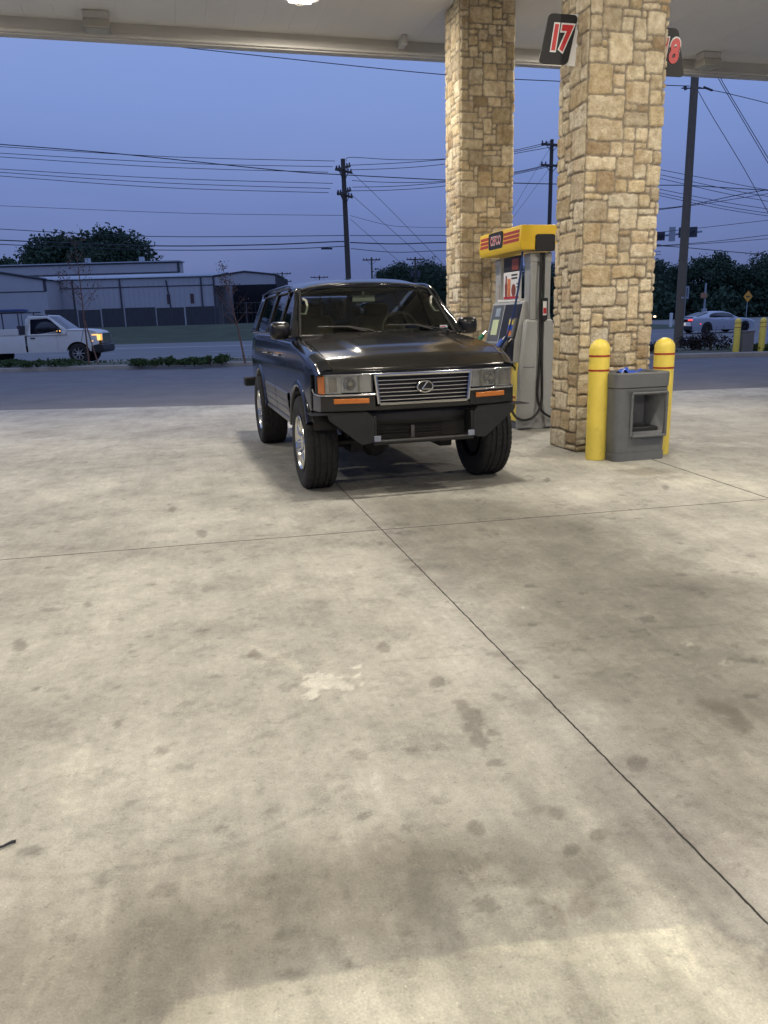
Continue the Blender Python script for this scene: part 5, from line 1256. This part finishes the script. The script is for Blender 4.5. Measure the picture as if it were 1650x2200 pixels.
tree(tp(128, 160), 18.3, 19, 21, 'large dark round tree behind the rear hall, left of the pair', 'trees behind the warehouse', n=9000)
tree(tp(250, 158), 18.6, 21, 22, 'large dark round tree behind the rear hall, right of the pair', 'trees behind the warehouse', n=9000)
tree(tp(190, 166), 16.0, 16, 27, 'darker tree filling the gap between the two big crowns', 'trees behind the warehouse', n=6000)
tree(tp(35, 165), 14.6, 11, 23, 'smaller dark tree at the far left beyond the rear hall', 'trees behind the warehouse')
tree(tp(405, 140), 8.9, 8, 24, 'sparse low tree by the right end of the rear hall', 'trees behind the warehouse', n=700, base=.35)
for i, (x, Y, h, w_) in enumerate(((825, 150, 9.6, 9), (860, 145, 10.3, 10), (915, 148, 10.2, 12), (960, 142, 9.0, 11))):
    tree(tp(x, Y), h, w_, 40 + i, ['small dark tree showing above the vehicle roof, nearest the utility pole', 'dark tree above the vehicle roof, second from the utility pole', 'dark tree above the vehicle roof, just left of the rear pillar', 'dark tree seen partly behind the rear pillar'][i], 'trees above the vehicle roof')
rt = [(1110, 150, 9.2, 13), (1195, 150, 11.5, 14), (1300, 152, 10, 15), (1405, 150, 12.0, 13), (1450, 158, 11.0, 13), (1500, 150, 12.2, 12), (1537, 146, 12.8, 9), (1585, 152, 10.6, 13), (1625, 146, 12.4, 13), (1670, 150, 12.8, 14), (1720, 155, 12, 14)]
lab = ['dark tree seen through the fuel pump', 'dark tree right of the fuel pump mast', 'dark tree mostly hidden by the near pillar', 'dark tree just right of the near pillar, under the traffic signal', 'dark tree directly behind the big leaning pole', 'tall dark tree right of the big pole', 'tallest narrow tree crown above the silver coupe', 'lower dark tree between the tall crown and the diamond sign', 'broad dark tree behind the yellow diamond sign', 'dark tree at the right edge of the picture', 'dark tree beyond the right edge']
for i, (x, Y, h, w_) in enumerate(rt): tree(tp(x, Y), h * .93, w_, 60 + i, lab[i], 'trees beyond the crossroads', base=.05, n=6500)
# undergrowth below those trees: one uncountable mass
rg = np.random.default_rng(77); bl = [(x, 146 + rg.normal() * 3, 1.6, 4.5, 2.5, 3.0 + rg.random() * 1.5) for x in np.arange(20, 95, 4.0)] + [(x, 150, 1.2 + float(terr(x, 150)), 5, 2, 2.2 + rg.random()) for x in np.arange(-12, 20, 4.0)]
v, f = leafcloud(rg, bl, 16000, .32); me = npmesh('undergrowth', v, f, M['leaf'], smooth=False); o = bpy.data.objects.new('undergrowth', me); col.objects.link(o); o['kind'] = 'stuff'; o['label'] = 'dark undergrowth beneath the trees beyond the road'; o['category'] = 'undergrowth'
# shrubs in the planting strip
def shrub(p, w_, h, seed, label, m_=None, group='low shrubs in the planting strip', n=700, leaf=.032, spiky=False):
    rg = np.random.default_rng(seed); t = thing('shrub', label, 'shrub', p, 0, group)
    bl = [(rg.normal() * w_ * .22, rg.normal() * w_ * .15, h * (.3 + .35 * rg.random()), w_ * .26, w_ * .26, h * .34) for _ in range(7)]
    v, f = leafcloud(rg, bl, n, leaf); v[:, 2] = np.maximum(v[:, 2], 0); me = npmesh('foliage', v, f, m_ or M['leaf2'], smooth=False); o = bpy.data.objects.new('foliage', me); col.objects.link(o); o.parent = t
    mb = MB()
    for k in range(10 if spiky else 6):
        a = rg.random() * 6.28; rr = w_ * (.45 if spiky else .25) * rg.random(); mb.tube([(0, 0, -.05), (rr * .4 * math.cos(a), rr * .4 * math.sin(a), h * .5), (rr * math.cos(a), rr * math.sin(a), h * ((1.0 + .3 * rg.random()) if spiky else .75))], .012, 5, r1=.004)
    mb.build('stems', M['bark'], t); return t
def sp_(x, y): p = G(x, y, .12); return (p.x, p.y, .10)
sl = [(18, 789, 1.3, .34, 'low green shrub at the left edge below the pickup'), (78, 789, 1.1, .30, 'low green shrub below the pickup door'), (130, 788, 1.1, .30, 'low green shrub just left of the staked sapling'), (298, 785, .75, .30, 'low green shrub right of the staked sapling, first of the row'), (333, 785, .5, .26, 'smallest green shrub in the row right of the pickup'), (362, 784, .6, .34, 'rounded green shrub in the middle of the strip'), (397, 783, .6, .30, 'green shrub touching its right neighbour in mid strip'), (418, 783, .7, .32, 'green shrub left of the last pair'), (452, 781, .5, .30, 'small green shrub beside the last one'), (477, 781, .7, .36, 'green shrub nearest the vehicle, end of the row')]
for i, (x, y, w_, h, lb) in enumerate(sl): shrub(sp_(x, y), w_, h, 100 + i, lb)
for i, (x, y, w_, h, lb) in enumerate([(1488, 752, .9, .55, 'dark twiggy bush just right of the tall yellow bollard'), (1526, 752, 1.0, .72, 'larger dark twiggy bush left of the far bollards'), (1408, 756, 1.1, .35, 'dark low bush at the edge of the near pillar')]): shrub(sp_(x, y), w_, h, 130 + i, lb, M['leafdark'], 'dark bushes by the big pole', 900, .03, True)
shrub(sp_(1652, 752), 1.0, .26, 140, 'low green clump at the right edge behind the far bollards')
# strip of short weeds
rg = np.random.default_rng(9); n = 3800; xw = rg.uniform(-20, 20, n); yk = np.where(xw < -3, 27.5, np.where(xw > 8, 25.0, 27.5 + (xw + 3) / 11 * (-2.5))); yw = yk + .5 + rg.random(n) * (30.6 - yk - .5); kp_ = fbm(xw * .8, yw * .8) > .54; xw, yw = xw[kp_], yw[kp_]; n = len(xw); hh_ = rg.uniform(.03, .09, n); a = rg.random(n) * 6.28
z0 = np.full(n, .12); v = np.stack([np.stack([xw - .02 * np.cos(a), yw - .02 * np.sin(a), z0], -1), np.stack([xw + .02 * np.cos(a), yw + .02 * np.sin(a), z0], -1), np.stack([xw + .05 * np.cos(a), yw + .02, z0 + hh_], -1), np.stack([xw + .02, yw, z0 + hh_ * .9], -1)], 1).reshape(-1, 3)
me = npmesh('weeds', v, np.arange(n * 4).reshape(n, 4), M['leaf2'], smooth=False); o = bpy.data.objects.new('weeds', me); col.objects.link(o); o['kind'] = 'stuff'; o['label'] = 'short weeds growing over the planting strip'; o['category'] = 'weeds'
# saplings
def sapling(p, h, seed, label, stakes, lean=0, m_=None, n=450):
    rg = np.random.default_rng(seed); t = thing('sapling', label, 'sapling', p, 0); mb = MB(); mb.tube([(0, 0, 0), (lean * .3, 0, h * .35), (lean * .7, .03, h * .7), (lean, 0, h)], .035, 7, r1=.008)
    bl = []
    for k in range(20):
        z = h * (.38 + .6 * rg.random()); a = rg.random() * 6.28; ln = h * .20 * (1.25 - z / h) * (.6 + rg.random()); b0 = Vector((lean * z / h, 0, z)); e = b0 + Vector((ln * math.cos(a), ln * math.sin(a), ln * 1.1)); mb.tube([b0, (b0 + e) / 2 + Vector((0, 0, -.03)), e], .010, 4, r1=.003); bl.append((*((b0 + e * 2) / 3), .22, .22, .24))
    mb.build('trunk', M['sapbark'], t); v, f = leafcloud(rg, bl, n, .022); me = npmesh('leaves', v, f, m_ or M['leafred'], smooth=False); o = bpy.data.objects.new('leaves', me); col.objects.link(o); o.parent = t
    if stakes:
        for (dx, dy) in ((.42, -.25), (-.48, .1)): MB().tube([(dx, dy, 0), (0.02, 0, 1.55)], .025 if dx > 0 else .01, 6).build('stake', M['sapbark'] if dx > 0 else M['black'], t)
q = sp_(192, 783); sapling(q, 4.3, 201, 'thin bare sapling held by stakes in front of the pickup', True, 0)
q = sp_(527, 779); sapling(q, 3.25, 202, 'slender reddish sapling just left of the parked vehicle', False, -.55, n=350)

# ============================================================ POLES, SIGNALS, SIGNS
def upole(p, h, r0, r1, label, arms, rz=0, top=None, group='utility poles'):
    t = thing('utility_pole', label, 'utility pole', p, rz, group); tx = (top or (0, 0))
    MB().tube([(0, 0, -.3), (tx[0] * .5, tx[1] * .5, h * .5), (tx[0], tx[1], h)], r0, 12, r1=r1).build('post', M['pole'], t)
    for (z, L_, tilt, rot_, yo_) in arms:
        mb = MB(); mb.box((tx[0] * z / h, yo_, z), (L_, .13, .16), Matrix.Rotation(rot_, 3, 'Z') @ Matrix.Rotation(tilt, 3, 'Y')); arm = mb.build('crossarm', M['pole'], t)
        for k in (-.46, -.28, .28, .46):
            d = Matrix.Rotation(rot_, 3, 'Z') @ Matrix.Rotation(tilt, 3, 'Y') @ Vector((k * L_, 0, 0)); q = Vector((tx[0] * z / h, yo_, z)) + d
            MB().lathe([(.02, 0), (.06, .03), (.05, .07), (.075, .10), (.05, .14), (.03, .2), (0, .2)], 8, o=tuple(q + Vector((0, 0, .07)))).build('insulator', M['metaltrim'], arm)
        mb = MB()
        for k in (-.3, .3):
            d = Matrix.Rotation(rot_, 3, 'Z') @ Matrix.Rotation(tilt, 3, 'Y') @ Vector((k * L_, 0, 0)); mb.tube([Vector((tx[0] * z / h, yo_, z)) + d, (tx[0] * z / h, yo_, z - L_ * .28)], .03, 4)
        mb.build('brace', M['pole'], t)
    return t
PM = YP(752, 690, 62); up = upole((PM.x + .05, 62, float(terr(PM.x, 62))), 13.1, .24, .17, 'tall dark utility pole with two pairs of crossarms rising behind the parked vehicle', [(12.45, 2.6, R(-14), R(68), -.22), (12.3, 2.8, R(14), R(-62), .22), (10.75, 2.4, R(-14), R(68), -.22), (10.6, 2.6, R(14), R(-62), .22)], top=(-.15, 0))
PR = YP(1456, 745, 29); TR = YP(1494, 150, 29)
t = thing('utility_pole', 'thick leaning wooden pole right of the near stone pillar', 'utility pole', (PR.x, 29, .05), 0, 'utility poles')
MB().tube([(0, 0, -.1), ((TR.x - PR.x) * .5, 0, 5), ((TR.x - PR.x) * 1.1, 0, 10.6)], .165, 16, r1=.125).build('post', M['pole_lit'], t)
mb = MB(); mb.tube([(-.45, 0, 8.78), (.5, 0, 8.75)], .02, 6); mb.tube([(-.30, 0, 8.72), (-.34, 0, 8.85)], .05, 6); mb.tube([(.3, 0, 8.8), (.62, 0, 8.68)], .035, 6); mb.build('insulator_hardware', M['metaltrim'], t)
MB().box((-.0, -.165, 1.85), (.10, .01, .06)).build('pole_tag', M['signback'], t)
PD = YP(1179, 487, 65); upole((PD.x, 65, 0), 14.6, .19, .14, 'utility pole with two crossarms seen between the stone pillars', [(14.2, 1.9, 0, R(20), -.15), (12.7, 1.9, 0, R(20), -.15)], top=(.08, 0))
for (x, yt_, Y, lb, arms) in ((798, 553, 118, 'small distant utility pole above the vehicle roof, left of the low trees', 1), (892, 552, 118, 'small distant utility pole with transformer above the low trees', 1), (606, 584, 150, 'tiny distant utility pole right of the open warehouse bay', 2), (686, 592, 160, 'tiny distant utility pole top just above the vehicle roof', 1)):
    p = YP(x, yt_, Y); zt = p.z; g0 = float(terr(p.x, Y)); h = zt - g0
    tt_ = upole((p.x, Y, g0), h, .16, .12, lb, [(h - .35 - 1.4 * k, 2.6 * (Y / 118), 0, R(10), 0) for k in range(arms)], group='distant utility poles')
    if 'transformer' in lb: MB().cyl((-.45, 0, h - 2.8), (-.45, 0, h - 1.9), .28).build('transformer', M['metaltrim'], tt_); MB().cyl((.45, 0, h - 2.8), (.45, 0, h - 1.9), .28).build('transformer', M['metaltrim'], tt_)
# traffic signals on a mast arm
def wpt(x, y, Y): return YP(x, y, Y)
TS = 75
ar = thing('signal_mast_arm', 'horizontal mast arm carrying two dark traffic signals behind the big pole', 'mast arm', (0, 0, 0))
a = wpt(1300, 520, TS); b_ = wpt(1508, 497, TS)
MB().tube([a, b_], .09, 8).build('arm', M['signback'], ar)
MB().tube([(a.x, a.y, -.1), (a.x, a.y, a.z + .3)], .16, 10, r1=.12).build('post', M['signback'], ar)
for (x0, x1, yt_, yb, lb) in ((1404, 1428, 499, 516, 'dark traffic signal at the right edge of the near pillar'), (1459, 1497, 489, 509, 'dark horizontal traffic signal right of the big leaning pole')):
    p0 = wpt(x0, (yt_ + yb) / 2, TS - .3); p1 = wpt(x1, (yt_ + yb) / 2, TS - .3); hh_ = (yb - yt_) / FPX * TS
    t = thing('traffic_signal', lb, 'traffic signal', (p0 + p1) / 2, R(-10), 'traffic signals on the mast arm'); L_ = (p1 - p0).length
    MB().bb(-L_ / 2, L_ / 2, -.02, .02, -hh_ / 2, hh_ / 2).build('backboard', M['metaltrim'], t, bevel=.01)
    MB().bb(-L_ * .42, L_ * .42, .03, .25, -hh_ * .28, hh_ * .28).build('housing', M['black'], t)
    for k in (-.28, 0, .28): MB().cyl((k * L_, -.16, 0), (k * L_, -.02, 0), .13, .13, 12, False).build('visor', M['signback'], t)
p = wpt(1444, 503, TS - .3); o = MB().box((0, 0, 0), (.58, .04, 1.25)).build('sign', M['signback'], None, bevel=.01); o.location = p; tag(o, 'narrow upright sign plate on the mast arm between the two signals', 'sign')
def postsign(x, yt_, yb, ybase, Y, wpx, label, m_, diamond=False, cat='sign'):
    p = wpt(x, (yt_ + yb) / 2, Y); hh_ = (yb - yt_) / FPX * Y; w_ = wpx / FPX * Y; zb = float(terr(p.x, Y)); t = thing('road_sign', label, cat, (p.x, Y, zb), 0)
    MB().cyl((0, .04, 0), (0, .04, p.z - zb + hh_ * .4), .04, n=8).build('post', M['signback'], t)
    mb = MB()
    if diamond: mb.prism([(-w_ / 2, p.z - zb), (0, p.z - zb - hh_ / 2), (w_ / 2, p.z - zb), (0, p.z - zb + hh_ / 2)], 'y', -.02, .0)
    else: mb.bb(-w_ / 2, w_ / 2, -.02, 0, p.z - zb - hh_ / 2, p.z - zb + hh_ / 2)
    pl2 = mb.build('panel', m_, t, bevel=.01)
    return t, p, hh_, w_, zb
t, p, hh_, w_, zb = postsign(1474, 616, 641, 690, 80, 12, 'pale upright road sign just right of the big leaning pole', M['signback'])
mb = MB(); mb.bb(-w_ * .25, -w_ * .08, -.03, -.022, p.z - zb - hh_ * .35, p.z - zb + hh_ * .35); mb.bb(w_ * .08, w_ * .25, -.03, -.022, p.z - zb - hh_ * .35, p.z - zb + hh_ * .35); mb.build('arrow_marks', M['metaltrim'], t)
t, p, hh_, w_, zb = postsign(1607, 625, 649, 690, 80, 19, 'yellow diamond warning sign before the dark trees at right', M['diamond'], True)
MB().bb(-w_ * .2, w_ * .2, -.03, -.022, p.z - zb - .06, p.z - zb + .06).build('lettering_mark', M['brownwin'], t)
p = wpt(1517, 608, 80); t = thing('signal_post', 'grey post with small orange box behind the silver coupe', 'post', (p.x, 80, 0)); MB().cyl((0, 0, 0), (0, 0, p.z), .09, n=10).build('post', M['signback'], t)
q = wpt(1511, 635, 80); MB().box((q.x - p.x, -.12, q.z), (.55, .3, .5)).build('pedestrian_signal', M['redvan'], t, bevel=.03); MB().bb(-.22, .22, -.2, .2, 0, 1.55).build('base_cabinet', M['signback'], t, bevel=.03)
p = wpt(1443, 666, 70); o = MB().bb(-.13, .13, -.06, .06, 0, 1.25).build('marker_post', M['signwhite'], None, bevel=.02); o.location = (p.x, 70, 0); tag(o, 'white marker post at the foot of the trees left of the big pole', 'marker post')

# ============================================================ OVERHEAD WIRES
def cat(pts, Y):
    P = [YP(x, y, Y if not isinstance(Y, tuple) else Y[0] + (Y[1] - Y[0]) * i / (len(pts) - 1)) for i, (x, y) in enumerate(pts)]
    if len(P) == 2: P = [P[0], (P[0] + P[1]) / 2, P[1]]
    out = []
    for i in range(len(P) - 1):
        p0, p1, p2, p3 = P[max(i - 1, 0)], P[i], P[i + 1], P[min(i + 2, len(P) - 1)]
        for k in range(6):
            t = k / 6; out.append(.5 * ((2 * p1) + (p2 - p0) * t + (2 * p0 - 5 * p1 + 4 * p2 - p3) * t * t + (3 * p1 - p0 - 3 * p2 + p3) * t ** 3))
    out.append(P[-1]); return out
def wire(pts, Y, r, label, group='overhead wires'):
    o = MB().tube(cat(pts, Y), r, 5).build('overhead_wire', M['wire'], None); tag(o, label, 'wire', group); return o
A = 'left of the tall pole'
for pts, r, lb in (
    ([(-60, 309), (0, 315), (370, 337), (720, 346)], .022, 'topmost thin wire running to the tall pole from the left'),
    ([(-60, 324), (0, 329), (400, 351), (715, 358)], .022, 'second wire from the top running to the tall pole from the left'),
    ([(-60, 331), (0, 337), (350, 359), (705, 370)], .022, 'third wire from the top running to the tall pole from the left'),
    ([(-60, 304), (0, 310), (250, 330), (600, 366), (747, 376), (960, 387), (1098, 393), (1230, 396), (1400, 398)], .034, 'thick cable that crosses the upper wires and passes the tall pole'),
    ([(-60, 357), (0, 363), (350, 383), (715, 394)], .022, 'upper wire of the lower group of three at left'),
    ([(-60, 364), (0, 370), (350, 393), (710, 405)], .022, 'middle wire of the lower group of three at left'),
    ([(-60, 372), (0, 378), (350, 403), (706, 414)], .022, 'bottom wire of the lower group of three at left'),
    ([(-60, 439), (0, 442), (400, 458), (742, 463)], .016, 'faint lone wire halfway up the tall pole at left'),
    ([(-60, 487), (0, 492), (330, 508), (742, 506)], .026, 'cable just above the big tree crowns at left'),
    ([(-60, 513), (0, 516), (320, 528), (560, 526), (728, 519), (745, 521)], .042, 'thickest cable crossing the big tree crowns at left'),
    ([(-60, 522), (0, 525), (330, 537), (600, 535), (742, 529)], .030, 'lowest cable with a splice, left of the tall pole'),
    ([(744, 346), (754, 338), (850, 343), (960, 341), (1098, 324), (1187, 303)], .022, 'top wire from the tall pole passing behind the rear pillar'),
    ([(752, 355), (860, 350), (960, 342), (1098, 327), (1170, 312)], .022, 'second wire from the tall pole passing behind the rear pillar'),
    ([(752, 365), (860, 361), (960, 352), (1098, 331), (1200, 313)], .022, 'third wire from the tall pole passing behind the rear pillar'),
    ([(756, 388), (850, 392), (960, 389), (1098, 371), (1168, 356)], .022, 'upper wire of the lower three between tall pole and rear pillar'),
    ([(757, 402), (850, 400), (960, 391), (1098, 373), (1180, 355)], .022, 'middle wire of the lower three between tall pole and rear pillar'),
    ([(755, 410), (850, 408), (960, 399), (1098, 376), (1200, 353)], .022, 'bottom wire of the lower three between tall pole and rear pillar'),
    ([(752, 463), (830, 483), (890, 488), (960, 489), (1200, 492), (1420, 499)], .014, 'faint sagging wire right of the tall pole'),
    ([(752, 506), (850, 506), (960, 506), (1200, 512), (1420, 526)], .024, 'cable level with the tree tops right of the tall pole'),
    ([(752, 521), (850, 524), (960, 521), (1200, 521), (1420, 528)], .040, 'thickest cable right of the tall pole'),
    ([(754, 534), (850, 542), (960, 538), (1200, 532), (1420, 529)], .024, 'lowest sagging cable right of the tall pole'),
    ([(751, 367), (805, 417), (960, 575)], .016, 'upper guy wire slanting down right from the tall pole'),
    ([(752, 415), (800, 458), (960, 598)], .016, 'middle guy wire slanting down right from the tall pole'),
    ([(752, 470), (800, 512), (890, 590)], .014, 'lower guy wire slanting down right from the tall pole')):
    if pts[0][0] < 0: pts = [(-420, pts[0][1] - 34)] + pts
    wire(pts, 62, r, lb)
o = MB().tube([YP(690, 534, 61.8), YP(714, 534, 61.8)], .07, 8).build('splice_case', M['wire'], None); tag(o, 'short thick splice case on the lowest cable left of the tall pole', 'splice case')
for pts, r, lb in (
    ([(1182, 318), (1140, 385), (1085, 480)], .012, 'thin guy wire slanting down left between the pillars, upper'),
    ([(1180, 362), (1130, 430), (1080, 498)], .012, 'thin guy wire slanting down left between the pillars, lower'),
    ([(1020, 584), (1100, 575), (1210, 562), (1420, 540)], .022, 'level wire seen through the fuel pump, upper'),
    ([(1020, 595), (1100, 585), (1210, 571), (1420, 546)], .022, 'level wire seen through the fuel pump, lower'),
    ([(1380, 356), (1421, 365), (1632, 405), (1700, 416)], .022, 'topmost of the crossing wires right of the near pillar'),
    ([(1380, 368), (1422, 376), (1580, 410), (1700, 430)], .022, 'second crossing wire right of the near pillar'),
    ([(1380, 377), (1421, 384), (1560, 416), (1700, 441)], .022, 'third crossing wire right of the near pillar'),
    ([(1380, 398), (1467, 398), (1492, 399), (1570, 404), (1700, 412)], .034, 'dark thick wire across the big leaning pole'),
    ([(1380, 400), (1415, 406), (1560, 435), (1700, 456)], .022, 'fourth crossing wire right of the near pillar'),
    ([(1380, 407), (1416, 414), (1560, 444), (1700, 465)], .022, 'fifth crossing wire right of the near pillar'),
    ([(1380, 413), (1416, 420), (1560, 450), (1700, 471)], .022, 'sixth, lowest falling wire right of the near pillar'),
    ([(1380, 454), (1413, 449), (1484, 440), (1600, 416), (1700, 400)], .030, 'upper cable rising to the right across the other wires'),
    ([(1380, 455), (1484, 442), (1600, 424), (1700, 408)], .024, 'lower cable rising to the right across the other wires'),
    ([(1405, 500), (1501, 490), (1650, 473), (1720, 464)], .020, 'thin wire rising right from the traffic signal'),
    ([(1411, 528), (1518, 520), (1650, 505), (1720, 496)], .024, 'upper rising wire below the traffic signal'),
    ([(1411, 529), (1518, 523), (1650, 513), (1720, 507)], .022, 'lower rising wire below the traffic signal'),
    ([(1380, 527), (1450, 530), (1560, 540), (1720, 553)], .030, 'falling cable just above the right-hand tree tops')):
    wire(pts, 66, r, lb)
for pts, r, lb in (
    ([(60, 62), (200, 80), (560, 120), (950, 160), (1210, 175), (1482, 185)], .014, 'long high wire just under the canopy edge to the leaning pole'),
    ([(1497, 186), (1525, 193), (1560, 200), (1650, 222), (1720, 242)], .012, 'high wire leaving the leaning pole to the right'),
    ([(1500, 196), (1533, 254), (1600, 365), (1660, 475)], .011, 'guy wire slanting down right from the leaning pole'),
    ([(1525, 130), (1547, 175), (1580, 231), (1650, 350), (1700, 435)], .012, 'left of the twin wires slanting down at upper right'),
    ([(1530, 130), (1552, 175), (1585, 231), (1654, 346), (1704, 430)], .012, 'right of the twin wires slanting down at upper right')):
    wire(pts, 29, r, lb)
# roof of the open bay, ridge running away from the road
P = [[(x, y, z) for y in (-.1, 8)] for x, z in ((xr, ze + .06), (apx, ze + .48), (xe + .1, ze + .06))]; MB().grid(P).build('bay_roof', M['metalroof'], b1, solid=.06)
